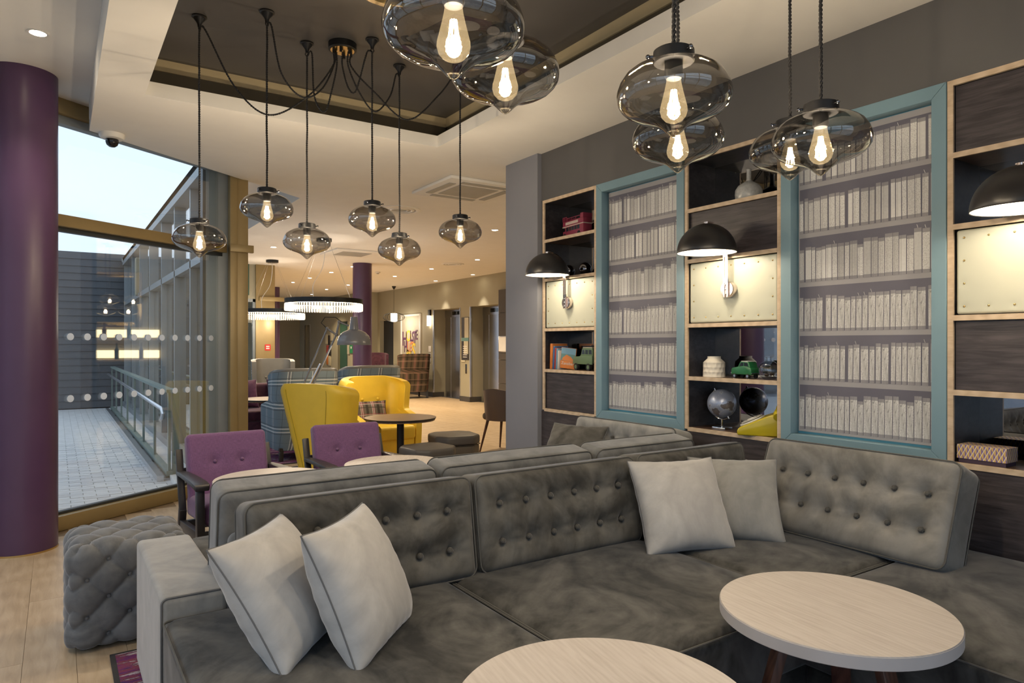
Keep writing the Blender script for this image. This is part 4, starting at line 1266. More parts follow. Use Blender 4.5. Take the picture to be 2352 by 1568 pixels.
def button(parent, loc, r=.014, mat='velvet_cushion', n=(0, -1, 0)):
    if mat not in btn_me:
        m = MB(); m.lathe([(0, -.006), (.8, -.006), (1.0, -.001), (.9, .004), (.5, .0075), (0, .009)], 16); o = m.build('button', mat, parent, smooth=True); btn_me[mat] = o.data
    else: o = bpy.data.objects.new('button', btn_me[mat]); link(o, parent)
    o.location = loc; o.scale = (r, r, 1); o.rotation_euler = Vector(n).to_track_quat('Z', 'Y').to_euler()
    return o
def round_rect(w_, h_, r, k=6):
    pts = []
    for cx_, cz_, a0 in ((w_ / 2 - r, h_ / 2 - r, 0), (-w_ / 2 + r, h_ / 2 - r, PI / 2), (-w_ / 2 + r, -h_ / 2 + r, PI), (w_ / 2 - r, -h_ / 2 + r, 1.5 * PI)):
        for i in range(k + 1): pts.append((cx_ + r * math.cos(a0 + PI / 2 * i / k), cz_ + r * math.sin(a0 + PI / 2 * i / k)))
    return pts
def back_cushion(name, parent, loc, w_, h_, th, tilt, rz=0.0, buttons=True, mat='velvet_cushion', seed=0, pipe='piping_grey', nb=6):
    B, dsp = tuft(nb, 2, w_, h_, seed=seed)
    if not buttons:
        B = []
        def dsp(P, N):
            x_, y_, z_ = P[:, 0].copy(), P[:, 1].copy(), P[:, 2].copy()
            P[:, 2] += .006 * noise2(x_ * 10, y_ * 14, seed) * (z_ > h_ * .3)
            P[:, 1] += .006 * noise2(x_ * 12, z_ * 14, seed + 2)
            return P
    V, F = soft_box((w_, th, h_), .035, (52, 6, 30), dsp, 4)
    o = np_obj(name, V, F, mat, parent, loc=loc)
    o.rotation_euler = Euler((-tilt, 0, rz), 'XYZ')
    for a, b in B: button(o, (a, -th / 2 + .012, b), .013)
    for s in (-1, 1):
        pts = [(x_, s * (th / 2 - .012), z_) for x_, z_ in round_rect(w_ - .006, h_ - .006, .04)]
        m = MB(); m.tube(pts, .0032, 6, closed=True); m.build('piping', pipe, o, smooth=True)
    return o
def seat_cushion(name, parent, x0, x1, y0, y1, z0, z1, r=.04, mat='velvet_grey', seed=0, crown=.012):
    w_, d_, h_ = x1 - x0, y1 - y0, z1 - z0
    def dsp(P, N):
        x_, y_, z_ = P[:, 0].copy(), P[:, 1].copy(), P[:, 2].copy()
        t_ = np.clip(z_ / (h_ / 2), 0, 1)
        P[:, 2] += t_ * (crown * np.clip(1 - (2 * x_ / w_) ** 4, 0, 1) * np.clip(1 - (2 * y_ / d_) ** 4, 0, 1) + .004 * noise2(x_ * 7, y_ * 7, seed))
        return P
    V, F = soft_box((w_, d_, h_), r, (18, 18, 5), dsp, 4)
    o = np_obj(name, V, F, mat, parent, loc=((x0 + x1) / 2, (y0 + y1) / 2, (z0 + z1) / 2))
    pts = [(x_, y_, h_ / 2 - .012) for x_, y_ in round_rect(w_ + .0, d_ + .0, .03)]
    m = MB(); m.tube(pts, .0035, 6, closed=True); m.build('piping', 'piping_grey', o, smooth=True)
    return o
SZ = .478
ns = empty('corner_sofa', (0, 0, 0), label='grey velvet corner sofa with buttoned back cushions facing the near tables', cat='sofa')
for x0, x1, y0, y1, sd in ((.28, 1.215, 1.36, 2.42, 1), (1.225, 2.185, 1.36, 2.42, 2), (2.195, 3.245, 1.46, 2.42, 3), (2.10, 3.245, .28, 1.45, 4)):
    seat_cushion('seat_cushion', ns, x0, x1, y0, y1, .255, SZ, seed=sd)
for x0, x1, y0, y1 in ((.30, 2.185, 1.39, 2.40), (2.195, 3.23, 1.39, 2.40), (2.13, 3.23, .30, 1.385)):
    m = MB(); m.b2(x0, x1, y0, y1, .05, .252); m.build('base', 'velvet_grey', ns, bevel=.012, seg=3)
for x0, y0 in ((.34, 1.44), (1.1, 1.44), (2.0, 1.44), (2.2, .36), (3.1, .36), (.34, 2.34), (3.1, 2.34)):
    m = MB(); m.rod((x0, y0, .006 if x0 < 2.2 else .0), (x0, y0, .055), .018, 12, r2=.024); m.build('leg', 'dark_wood', ns, smooth=True)
V, F = soft_box((2.755, .075, .685), .03, (30, 3, 8), None, 4)
np_obj('back_rail', V, F, 'velvet_side', ns, loc=(.484 + 1.3775, 2.465, .3625))
zc = SZ + .172
back_cushion('back_cushion', ns, (.905, 2.305, zc), .83, .375, .16, R(9), seed=1)
back_cushion('back_cushion', ns, (1.750, 2.300, zc), .84, .375, .16, R(9), seed=4)
back_cushion('back_cushion', ns, (2.575, 2.315, zc), .76, .375, .16, R(9), seed=7)
back_cushion('back_cushion', ns, (2.925, 1.665, zc + .012), .87, .43, .185, R(22), rz=R(-90), seed=9, mat='velvet_mid')

bs = empty('bench_sofa', (0, 0, 0), label='grey velvet sofa backing onto the corner sofa with a low pale arm', cat='sofa')
for x0, x1, sd in ((.485, 1.32, 11), (1.33, 2.18, 12), (2.19, 3.24, 13)):
    seat_cushion('seat_cushion', bs, x0, x1, 2.52, 3.38, .255, SZ, seed=sd)
seat_cushion('seat_cushion', bs, 2.36, 3.24, 3.39, 4.35, .255, SZ, seed=14)
m = MB(); m.b2(.485, 3.23, 2.52, 3.35, .05, .252); m.b2(2.39, 3.23, 3.35, 4.32, .05, .252); m.build('base', 'velvet_side', bs, bevel=.012, seg=3)
for x0, y0 in ((.55, 3.3), (1.5, 3.3), (2.3, 3.3), (3.15, 4.2), (2.45, 4.2), (.33, 3.1)):
    m = MB(); m.rod((x0, y0, .006 if x0 < 2.2 else .0), (x0, y0, .055), .018, 12, r2=.024); m.build('leg', 'dark_wood', bs, smooth=True)
def armd(P, N):
    P[:, 2] += .004 * noise2(P[:, 0] * 14, P[:, 1] * 8, 3) * (P[:, 2] > .1); return P
V, F = soft_box((.205, .80, .50), .022, (8, 16, 8), armd, 4)
arm = np_obj('arm', V, F, 'velvet_pale', bs, loc=(.378, 2.83, .285))
pts = [(x_, -.394, z_) for x_, z_ in round_rect(.20, .496, .02)]
m = MB(); m.tube(pts, .0035, 6, closed=True); m.build('piping', 'piping_dark', arm, smooth=True)
for cxx, ww, sd in ((.895, .86, 21), (1.755, .83, 22), (2.545, .70, 23)):
    back_cushion('back_cushion', bs, (cxx, 2.64, zc + .005), ww, .385, .16, R(-9), buttons=False, mat='velvet_side', seed=sd)
back_cushion('back_cushion', bs, (3.05, 3.25, zc + .01), .92, .37, .17, R(14), rz=R(-90), mat='velvet_pale', seed=25)

# throw pillows
def pillow(label, c, u, v, size=.45, th=.15, mat='velvet_silver', seed=0, pipe='piping_dark', name='throw_pillow', sx=1.0):
    u = Vector(u).normalized(); v = Vector(v); v = (v - u * v.dot(u)).normalized(); n = u.cross(v)
    N_ = 34
    g = np.linspace(-1, 1, N_); g = np.sign(g) * (1 - (1 - np.abs(g)) ** 1.35)
    A, B = np.meshgrid(g, g, indexing='ij')
    a = size / 2
    pin = .075
    X = a * sx * A * (1 - pin * (1 - B ** 2) * np.abs(A) ** 1.5)
    Y = a * B * (1 - pin * (1 - A ** 2) * np.abs(B) ** 1.5)
    T = th / 2 * np.clip((1 - A ** 2) * (1 - B ** 2), 0, 1) ** .42
    edge = np.clip(1 - np.minimum(1 - np.abs(A), 1 - np.abs(B)) / .5, 0, 1)
    wr = .009 * (.45 * noise2(A * 6, B * 6, seed) * (1 - edge) + edge * np.sin(18 * np.arctan2(B, A) + 4 * noise2(A * 3, B * 3, seed + 1)) * .25) * (T > 1e-4)
    # slump: heavier at the bottom
    T = T * (1 - .10 * B)
    V = []; F = []
    idx = np.zeros((2, N_, N_), int)
    for s in (0, 1):
        for i in range(N_):
            for j in range(N_):
                if s and (i in (0, N_ - 1) or j in (0, N_ - 1)):
                    idx[1, i, j] = idx[0, i, j]; continue
                idx[s, i, j] = len(V)
                V.append((X[i, j], Y[i, j], (1 if s == 0 else -1) * (T[i, j] + wr[i, j])))
    for s in (0, 1):
        for i in range(N_ - 1):
            for j in range(N_ - 1):
                q = (idx[s, i, j], idx[s, i + 1, j], idx[s, i + 1, j + 1], idx[s, i, j + 1])
                F.append(q if s == 0 else q[::-1])
    M = Matrix((u, v, n)).transposed().to_4x4(); M.translation = Vector(c)
    e = empty(name, label=label, cat='pillow', group='throw pillows')
    e.matrix_world = M
    o = np_obj('cover', V, F, mat, e)
    uv = o.data.uv_layers.new(name='UVMap')
    for l in o.data.loops:
        co = o.data.vertices[l.vertex_index].co; uv.data[l.index].uv = (co.x / size + .5, co.y / size + .5)
    ring = [(X[i, 0], Y[i, 0], 0) for i in range(N_)] + [(X[-1, j], Y[-1, j], 0) for j in range(1, N_)] + [(X[i, -1], Y[i, -1], 0) for i in range(N_ - 2, -1, -1)] + [(X[0, j], Y[0, j], 0) for j in range(N_ - 2, 0, -1)]
    m = MB(); m.tube(ring, .0024, 6, closed=True); m.build('piping', pipe, e, smooth=True)
    return e
pillow('silver velvet pillow at the arm end, behind the other leaning pillow', (.544, 2.023, .640), (.68, .733, 0), (-.406, .377, .832), .395, .195, seed=1)
pillow('silver velvet pillow leaning in front of another at the sofa arm end', (.742, 1.918, .655), (.711, .703, 0), (-.29, .293, .911), .395, .20, seed=5)
pillow('silver velvet pillow in front of the sofa corner', (2.245, 2.050, .656), (.947, -.32, 0), (.155, .457, .876), .415, .175, seed=8)
pillow('grey velvet pillow wedged in the sofa corner behind another', (2.572, 2.027, .644), (.714, -.70, 0), (.39, .398, .831), .405, .165, 'velvet_pale', seed=12)
pillow('dark grey velvet pillow on the sofa behind, against the wall', (2.80, 3.50, .645), (.35, -.93, 0), (.22, .06, .30), .42, .13, 'velvet_cushion', seed=15)

# deep-buttoned cube pouf
def pouf():
    e = empty('tufted_pouf', (.275, 3.74, 0), label='grey velvet deep-buttoned cube pouf beside the sofa arm', cat='pouf')
    S_ = .44; H_ = .44
    Lq = .165
    btn = []
    def field(s, t):
        p = (s + t) / Lq; q = (s - t) / Lq
        f = (np.abs(np.sin(PI * p)) * np.abs(np.sin(PI * q))) ** .33
        dp = p - np.round(p); dq = q - np.round(q)
        g = np.exp(-((dp ** 2 + dq ** 2) / .012))
        return .030 * f - .018 * g
    def dsp(P, N):
        out = P.copy()
        an = np.abs(N)
        for ax in range(3):
            o1, o2 = [k for k in range(3) if k != ax]
            s = P[:, o1]; t = P[:, o2]
            wgt = np.clip((an[:, ax] - .55) / .3, 0, 1)
            if ax == 2: wgt = wgt * (P[:, 2] > 0)
            d = field(s + (.0825 if ax != 2 else 0), t + (.0 if ax != 2 else .0))
            out += N * (wgt * d)[:, None]
        return out
    V, F = soft_box((S_, S_, H_), .045, (44, 44, 44), dsp, 5)
    np_obj('body', V, F, 'velvet_pouf', e, loc=(0, 0, H_ / 2 + .012))
    h = S_ / 2 - .004
    rng = range(-6, 7)
    for i in rng:
        for j in rng:
            # lattice points where p and q are whole numbers
            s = (i + j) * Lq / 2; t = (i - j) * Lq / 2
            if abs(s) < .18 and abs(t) < .18: button(e, (s, t, H_ + .0), .010, 'velvet_pouf', (0, 0, 1))
            s2 = s - .0825
            if abs(s2) < .19 and abs(t) < .19:
                button(e, (s2, -h - .0, t + H_ / 2 + .012), .010, 'velvet_pouf', (0, -1, 0))
                button(e, (-h - .0, s2, t + H_ / 2 + .012), .010, 'velvet_pouf', (-1, 0, 0))
    for a in (-.17, .17):
        for b in (-.17, .17):
            m = MB(); m.cyl((a, b, .008), .02, .016, 12); m.build('foot', 'dark_wood', e, smooth=True)
pouf()
# rugs
def rug(x0, x1, y0, y1, label):
    e = empty('area_rug', ((x0 + x1) / 2, (y0 + y1) / 2, 0), label=label, cat='rug')
    w_, d_ = x1 - x0, y1 - y0
    m = MB(); m.b2(-w_ / 2 + .02, w_ / 2 - .02, -d_ / 2 + .02, d_ / 2 - .02, 0, .010); m.build('pile', 'rug_multi', e)
    m = MB()
    m.b2(-w_ / 2, -w_ / 2 + .02, -d_ / 2, d_ / 2, 0, .008); m.b2(w_ / 2 - .02, w_ / 2, -d_ / 2, d_ / 2, 0, .008)
    m.b2(-w_ / 2 + .02, w_ / 2 - .02, -d_ / 2, -d_ / 2 + .02, 0, .008); m.b2(-w_ / 2 + .02, w_ / 2 - .02, d_ / 2 - .02, d_ / 2, 0, .008)
    m.build('binding', 'rug_border', e)
rug(.19, 2.17, .2, 3.42, 'multicoloured purple and teal rug under the grey sofas')
rug(1.6, 3.9, 7.78, 9.6, 'purple and pink patterned rug under the plaid armchairs')

# round pale tables with three splayed legs
def cafe_table(x, y, r, h, label, rz=0, z0=.0):
    e = empty('round_table', (x, y, 0), rz, label=label, cat='table', group='pale round side tables')
    m = MB(); m.lathe([(0, h - .036), (r - .001, h - .036), (r, h - .034), (r, h - .002), (r - .0015, h), (0, h)], 96); 
    tp_ = m.build('table_top', 'pale_top', e, smooth=True)
    m = MB(); m.lathe([(r + .0005, h - .0345), (r + .0012, h - .034), (r + .0012, h - .003), (r + .0005, h - .0025)], 96); m.build('edge_band', 'pale_edge', tp_, smooth=True)
    for k in range(3):
        a = 2 * PI * k / 3
        m = MB(); d_ = Vector((math.cos(a), math.sin(a), 0))
        m.bar(d_ * (r * .42) + Vector((0, 0, h - .036)), d_ * (r * .88) + Vector((0, 0, z0 + .001)), .055, .028, up=tuple(d_)); m.build('leg', 'leg_mahogany', e, bevel=.004)
    m = MB(); m.cyl((0, 0, h - .045), r * .5, .018, 32); m.build('under_plate', 'black_metal', e, smooth=True)
cafe_table(1.868, 1.125, .315, .59, 'pale wood round table in the corner of the L-shaped sofa', R(265), .006)
cafe_table(.968, 1.097, .32, .59, 'pale wood round table standing before the long seat of the corner sofa', R(80), .006)
cafe_table(1.025, 4.0, .315, .59, 'pale wood round table before the purple armchair nearer the glass front', R(30))
cafe_table(1.80, 4.05, .315, .59, 'pale wood round table before the purple armchair farther from the glass front', R(60))
# ------------------------------------------------------------------ armchairs and lounge furniture
def wing_chair(name, loc, rz, H, wb, wt, depth, arm_h, label, outer, inner, seat_mat, top_trim=None, leg='dark_wood', legs=True, buttons=True, lean=.10, flare=.55,
               btn_mat='yellow_leather', base_z=.12, wing=.30, group=None, thick=.075, seam=None, arm_drop=.12, rim_round=0.0, shoulder=0.0):
    """upholstered wing chair facing local -y; shell is a thick U in plan that flares towards the top"""
    e = empty(name, loc, rz, label=label, cat='armchair', group=group)
    NZ, NS = 30, 45
    zs = np.linspace(base_z, H, NZ)
    def half_w(z):
        k = (z - base_z) / (H - base_z)
        sh = max(0., (z - (H - .10)) / .10) ** 2.2 * shoulder
        return wb / 2 + (wt - wb) / 2 * k ** flare - sh
    def yback(z): return depth / 2 - .02 - lean * (1 - (z / H)) * 0 + lean * (z / H) ** 1.2
    def yfront(z):
        # front edge of side: arms run to the seat front, wings step back above the arms
        if z <= arm_h: return -depth / 2 + arm_drop * ((z - base_z) / (arm_h - base_z)) ** 2 * .3
        k = min((z - arm_h) / .10, 1.0); k = k * k * (3 - 2 * k)
        a = -depth / 2 + arm_drop * .3
        b = yback(z) - wing - .05 * (z - arm_h)
        return a + (b - a) * k
    def section(z, inset):
        w_ = half_w(z) - inset; yb = yback(z) - inset; yf = yfront(z) + (inset * .0)
        rc = min(.16 if inset == 0 else .12, (yb - yf) * .8)
        # corner rounding at the top of the back
        pts = []
        L1 = max(yb - rc - yf, .01); L2 = PI / 2 * rc; L3 = 2 * (w_ - rc); tot = 2 * L1 + 2 * L2 + L3
        for i in range(NS):
            s = i / (NS - 1) * tot
            if s < L1: pts.append((-w_, yf + s, s))
            elif s < L1 + L2:
                a = (s - L1) / rc; pts.append((-w_ + rc - rc * math.cos(a), yb - rc + rc * math.sin(a), s))
            elif s < L1 + L2 + L3: pts.append((-w_ + rc + s - L1 - L2, yb, s))
            elif s < L1 + 2 * L2 + L3:
                a = (s - L1 - L2 - L3) / rc; pts.append((w_ - rc + rc * math.sin(a), yb - rc + rc * math.cos(a), s))
            else: pts.append((w_, yb - rc - (s - L1 - 2 * L2 - L3), s))
        return pts
    V = []; F = []; MI = []; UVv = []
    def top_dip(i, z):
        # the upper rim curves down a little towards the wings
        q = abs(i / (NS - 1) - .5) * 2
        k = ((z - base_z) / (H - base_z)) ** 6
        sm = min(max((q - .30) / .38, 0), 1); sm = sm * sm * (3 - 2 * sm)
        return z - (.05 * q ** 3 * (1 - min(rim_round, 1)) + .085 * sm * rim_round) * k
    ro = []; ri = []
    for z in zs:
        a = []; b = []
        for i, (x_, y_, s) in enumerate(section(z, 0)):
            a.append(len(V)); V.append((x_, y_, top_dip(i, z))); UVv.append((s, z))
        for i, (x_, y_, s) in enumerate(section(z, thick)):
            b.append(len(V)); V.append((x_, y_, top_dip(i, z))); UVv.append((s, z))
        ro.append(a); ri.append(b)
    for k in range(NZ - 1):
        for i in range(NS - 1):
            F.append((ro[k][i], ro[k + 1][i], ro[k + 1][i + 1], ro[k][i + 1])); MI.append(0)
            F.append((ri[k][i], ri[k][i + 1], ri[k + 1][i + 1], ri[k + 1][i])); MI.append(1)
        for i in (0, NS - 1):
            F.append((ro[k][i], ri[k][i], ri[k + 1][i], ro[k + 1][i]) if i == 0 else (ro[k][i], ro[k + 1][i], ri[k + 1][i], ri[k][i])); MI.append(1)
    for i in range(NS - 1):
        F.append((ro[-1][i], ri[-1][i], ri[-1][i + 1], ro[-1][i + 1])); MI.append(1)
        F.append((ro[0][i], ro[0][i + 1], ri[0][i + 1], ri[0][i])); MI.append(0)
    m = MB(); m.v = V; m.f = F; m.m = MI
    o = m.build('shell', [outer, inner], e, smooth=True, angle=60, fix=True)
    uv = o.data.uv_layers.new(name='UVMap')
    for l in o.data.loops: uv.data[l.index].uv = UVv[l.vertex_index]
    # round the rims
    bv = o.modifiers.new('round', 'BEVEL'); bv.width = min(thick * .42, .03); bv.segments = 4; bv.limit_method = 'ANGLE'; bv.angle_limit = R(60); bv.harden_normals = False
    # seat block and cushion
    w0 = half_w(.3) - thick - .004
    dd = depth - .10
    V2, F2 = soft_box((2 * w0, dd, .16), .04, (12, 12, 4), None, 4)
    st = np_obj('seat_cushion', V2, F2, seat_mat, e, loc=(0, -depth / 2 + dd / 2 - .01, .36))
    V2, F2 = soft_box((2 * w0 - .004, dd - .03, .40 - base_z - .10), .02, (6, 6, 3), None, 3)
    np_obj('seat_base', V2, F2, outer, e, loc=(0, -depth / 2 + dd / 2 + .008, base_z + (.40 - base_z - .10) / 2))
    for ob_ in (e.children[-1],):
        uv = ob_.data.uv_layers.new(name='UVMap')
        for l in ob_.data.loops:
            co = ob_.data.vertices[l.vertex_index].co; uv.data[l.index].uv = (co.x + co.y, co.z)
    if buttons:
        for x_ in (-.10, .10):
            z_ = H * .72; button(e, (x_, yback(z_) - thick - .002, z_), .020, btn_mat)
    if seam:
        for s in (-1, 1):
            pts = []
            for z in np.linspace(base_z + .01, H - .06, 16):
                pts.append((s * (half_w(z) - .162), yback(z) + .0005, z))
            m = MB(); m.tube(pts, .004, 5); m.build('seam', seam, e, smooth=True)
    if top_trim:
        pts = [(x_, y_, top_dip(i, H) + .004) for i, (x_, y_, s) in enumerate(section(H, thick * .5))]
        m = MB(); m.tube(pts, thick * .40, 8); m.build('rim_trim', top_trim, e, smooth=True)
    if legs:
        for sx in (-1, 1):
            for y_ in (-depth / 2 + .05, yback(.1) - .06):
                x_ = sx * (half_w(base_z) - .05)
                m = MB(); m.bar((x_, y_, base_z + .03), (x_ + sx * .012, y_ + (.02 if y_ > 0 else -.01), 0), .045, .045); m.build('leg', leg, e, bevel=.004)
        m = MB(); w_ = half_w(base_z) - .02; m.b2(-w_, w_, -depth / 2 + .02, yback(.1) - .03, base_z - .005, base_z + .03); m.build('leg_frame', leg, e)
    else:
        m = MB(); w_ = half_w(base_z) - .01; m.b2(-w_ + .03, w_ - .03, -depth / 2 + .05, yback(.1) - .06, 0, base_z + .01); m.build('plinth', 'dark_wood', e)
    return e
# two yellow leather wing chairs (facing local -y)
wing_chair('wing_chair', (2.32, 6.66, 0), math.atan2(.5, .865) + PI / 2, .975, .50, .86, .66, .50, 'yellow leather wing chair seen from its plain tapering back', 'yellow_leather', 'yellow_leather', 'yellow_leather',
           legs=False, base_z=.03, seam='yellow_seam', group='yellow wing chairs', lean=.12, flare=.9, wing=.26, rim_round=.0, shoulder=.07)
wing_chair('wing_chair', (3.08, 7.33, 0), R(3), .975, .66, .84, .66, .50, 'yellow leather wing chair with buttoned back holding a plaid pillow', 'yellow_leather', 'yellow_leather', 'yellow_leather',
           legs=False, base_z=.03, group='yellow wing chairs', lean=.06, flare=.9, wing=.30, rim_round=.25, shoulder=.05)
pillow('brown plaid lumbar pillow with red and white stripes on the yellow chair', (3.02, 7.511, .562), (1, -.05, 0), (0, .10, .25), .27, .12, 'plaid_pillow', seed=31, sx=1.6, name='lumbar_pillow')
# grey plaid armchairs, facing away from the camera (+y)
wing_chair('plaid_armchair', (2.42, 8.25, .010), PI, 1.03, .66, .76, .72, .60, 'blue grey plaid wing armchair behind the yellow chair back', 'plaid_grey', 'grey_leather', 'grey_leather', top_trim='grey_leather', btn_mat='grey_leather', group='grey plaid armchairs', wing=.34)
wing_chair('plaid_armchair', (3.36, 8.55, .010), PI, 1.04, .66, .76, .72, .60, 'blue grey plaid wing armchair directly behind the buttoned yellow chair', 'plaid_grey', 'grey_leather', 'grey_leather', top_trim='grey_leather', btn_mat='grey_leather', group='grey plaid armchairs', wing=.34)
wing_chair('plaid_armchair', (2.93, 11.3, .003), R(-8), 1.11, .60, .68, .70, .62, 'wing armchair with grey leather buttoned front facing the purple sofa', 'plaid_grey', 'grey_leather', 'grey_leather', btn_mat='grey_leather', group='grey plaid armchairs', wing=.25)
# far pair under the wire pendant
wing_chair('tartan_armchair', (7.45, 15.75, .003), PI - .15, 1.11, .70, .78, .78, .62, 'brown tartan wing armchair standing near the lift doors', 'plaid_brown', 'velvet_plum', 'velvet_plum', leg='leg_blue', btn_mat='velvet_plum', group='tartan armchairs', wing=.36, base_z=.16)
wing_chair('tartan_armchair', (7.35, 17.75, .003), -.1, 1.11, .70, .78, .78, .62, 'tartan wing armchair with plum front beyond the purple column', 'plaid_brown', 'velvet_plum', 'velvet_plum', leg='leg_blue', btn_mat='velvet_plum', group='tartan armchairs', wing=.30, base_z=.16)
pillow('small striped pillow on the plum armchair', (7.35, 18.033, .545), (1, -.1, 0), (0, .1, .25), .24, .10, 'plaid_pillow', seed=33, sx=1.6, name='lumbar_pillow')
pillow('pale striped pillow on the grey leather armchair', (2.945, 11.527, .56), (1, -.1, 0), (0, .1, .25), .26, .10, 'cushion_stripe', seed=34, sx=1.5, name='lumbar_pillow')

# purple low armchairs with dark timber frames (facing local -y)
def purple_chair(loc, rz, label):
    e = empty('lounge_chair', loc, rz, label=label, cat='armchair', group='purple lounge chairs')
    W_ = .60
    for s in (-1, 1):
        x_ = s * (W_ / 2 - .022)
        m = MB(); m.bar((x_, -.30, 0), (x_, -.275, .53), .042, .055); m.build('front_leg', 'dark_wood', e, bevel=.004)
        m = MB(); m.bar((x_, .34, .006), (x_, .24, .30), .042, .05); m.build('rear_leg', 'dark_wood', e, bevel=.004)
        m = MB(); m.bar((x_, .235, .28), (x_, .375, .66), .042, .03); m.build('back_upright', 'dark_wood', e, bevel=.004)
        m = MB(); m.bar((x_, -.275, .235), (x_, .27, .195), .035, .065); m.build('side_rail', 'dark_wood', e, bevel=.003)
        V = []; F = []
        prof = [(-.345, .525, .036), (-.335, .535, .042), (-.25, .54, .042), (.0, .535, .036), (.20, .525, .028), (.33, .515, .024)]
        for y_, z_, hw in prof:
            V += [(x_ - hw, y_, z_ - .014), (x_ + hw, y_, z_ - .014), (x_ + hw, y_, z_ + .014), (x_ - hw, y_, z_ + .014)]
        for i in range(len(prof) - 1):
            a = i * 4
            for q in range(4): F.append((a + q, a + (q + 1) % 4, a + 4 + (q + 1) % 4, a + 4 + q))
        F += [(3, 2, 1, 0), (len(V) - 4, len(V) - 3, len(V) - 2, len(V) - 1)]
        m = MB(); m.add(V, F); m.build('armrest', 'dark_wood', e, bevel=.004)
    m = MB(); m.b2(-W_ / 2 + .04, W_ / 2 - .04, -.285, -.255, .20, .26); m.b2(-W_ / 2 + .04, W_ / 2 - .04, .20, .23, .17, .23); m.build('cross_rail', 'dark_wood', e, bevel=.003)
    V, F = soft_box((W_ - .095, .56, .14), .035, (10, 10, 4), None, 4)
    o = np_obj('seat_cushion', V, F, 'purple_linen', e, loc=(0, -.01, .335)); o.rotation_euler = (R(-4), 0, 0)
    bw_, bh_ = .50, .44
    B = [(-.085, .03), (.085, .03)]
    def dsp(P, N):
        x_, y_, z_ = P[:, 0].copy(), P[:, 1].copy(), P[:, 2].copy()
        fr = np.clip((-y_ - .01) / .02, 0, 1)
        for a, b in B:
            rr = np.sqrt((x_ - a) ** 2 + (z_ - b) ** 2)
            P[:, 1] += fr * (.016 * np.exp(-(rr / .035) ** 2) + .006 * np.exp(-(rr / .014) ** 2))
        return P
    V, F = soft_box((bw_, .10, bh_), .028, (26, 4, 24), dsp, 4)
    o = np_obj('back_cushion', V, F, 'purple_linen', e, loc=(0, .262, .545)); o.rotation_euler = (R(-17), 0, 0)
    for a, b in B: button(o, (a, -.038, b), .012, 'purple_linen')
    m = MB(); m.bar((-W_ / 2 + .03, .325, .52), (W_ / 2 - .03, .325, .52), .02, .05); m.build('back_rail', 'dark_wood', e)
purple_chair((.955, 4.56, 0), R(2), 'purple linen lounge chair with dark timber arms near the glass front')
purple_chair((1.775, 4.60, 0), R(-2), 'purple linen lounge chair with dark timber frame before the yellow chairs')

# brown pedestal tables
def pedestal_table(x, y, r, h, label, z0=0):
    e = empty('pedestal_table', (x, y, z0), label=label, cat='table', group='brown pedestal tables')
    m = MB(); m.lathe([(0, h - .03), (r - .012, h - .03), (r, h - .004), (r, h), (0, h)], 72); m.build('table_top', ['walnut_top'], e, smooth=True)
    m = MB(); m.lathe([(r - .013, h - .031), (r + .001, h - .004), (r + .001, h - .0005)], 72); m.build('edge_band', 'dark_wood', e, smooth=True)
    m = MB(); m.cyl((0, 0, h / 2), .036, h - .04, 24); m.build('column', 'black_metal', e, smooth=True)
    m = MB(); m.lathe([(0, 0), (.22, 0), (.22, .008), (.05, .018), (0, .018)], 40); m.build('base', 'black_metal', e, smooth=True)
pedestal_table(2.86, 6.30, .355, .62, 'walnut round pedestal table between the yellow chairs')
pedestal_table(2.35, 9.35, .36, .62, 'walnut round pedestal table before the purple sofa', .008)
pedestal_table(7.5, 16.8, .32, .55, 'walnut round pedestal table between the tartan armchairs')

# octagonal storage ottomans
def ottoman(x, y, rz, label, H=.42, S_=.46):
    e = empty('ottoman', (x, y, 0), rz, label=label, cat='ottoman', group='brown octagonal ottomans')
    c_ = .10
    def octo(a): h = S_ / 2 + a; c2 = c_; return [(h, -h + c2), (h, h - c2), (h - c2, h), (-h + c2, h), (-h, h - c2), (-h, -h + c2), (-h + c2, -h), (h - c2, -h)]
    m = MB(); m.prism(octo(-.006), .015, H - .10); m.build('body', 'ottoman_brown', e, bevel=.02, seg=4)
    m = MB(); m.prism(octo(0), H - .095, H); lid = m.build('lid', 'ottoman_lid', e, bevel=.028, seg=5)
    m = MB(); pts = [(x_, y_, H - .096) for x_, y_ in octo(-.002)]; m.tube(pts, .004, 6, closed=True); m.build('welt', 'dark_wood', e, smooth=True)
    for a in (-.17, .17):
        for b in (-.17, .17):
            m = MB(); m.cyl((a, b, .008), .02, .016, 12); m.build('foot', 'dark_wood', e, smooth=True)
ottoman(2.82, 5.62, R(8), 'brown octagonal ottoman directly behind the pale table')
ottoman(3.40, 6.18, R(-10), 'brown octagonal ottoman nearer the tub chair', H=.43, S_=.48)

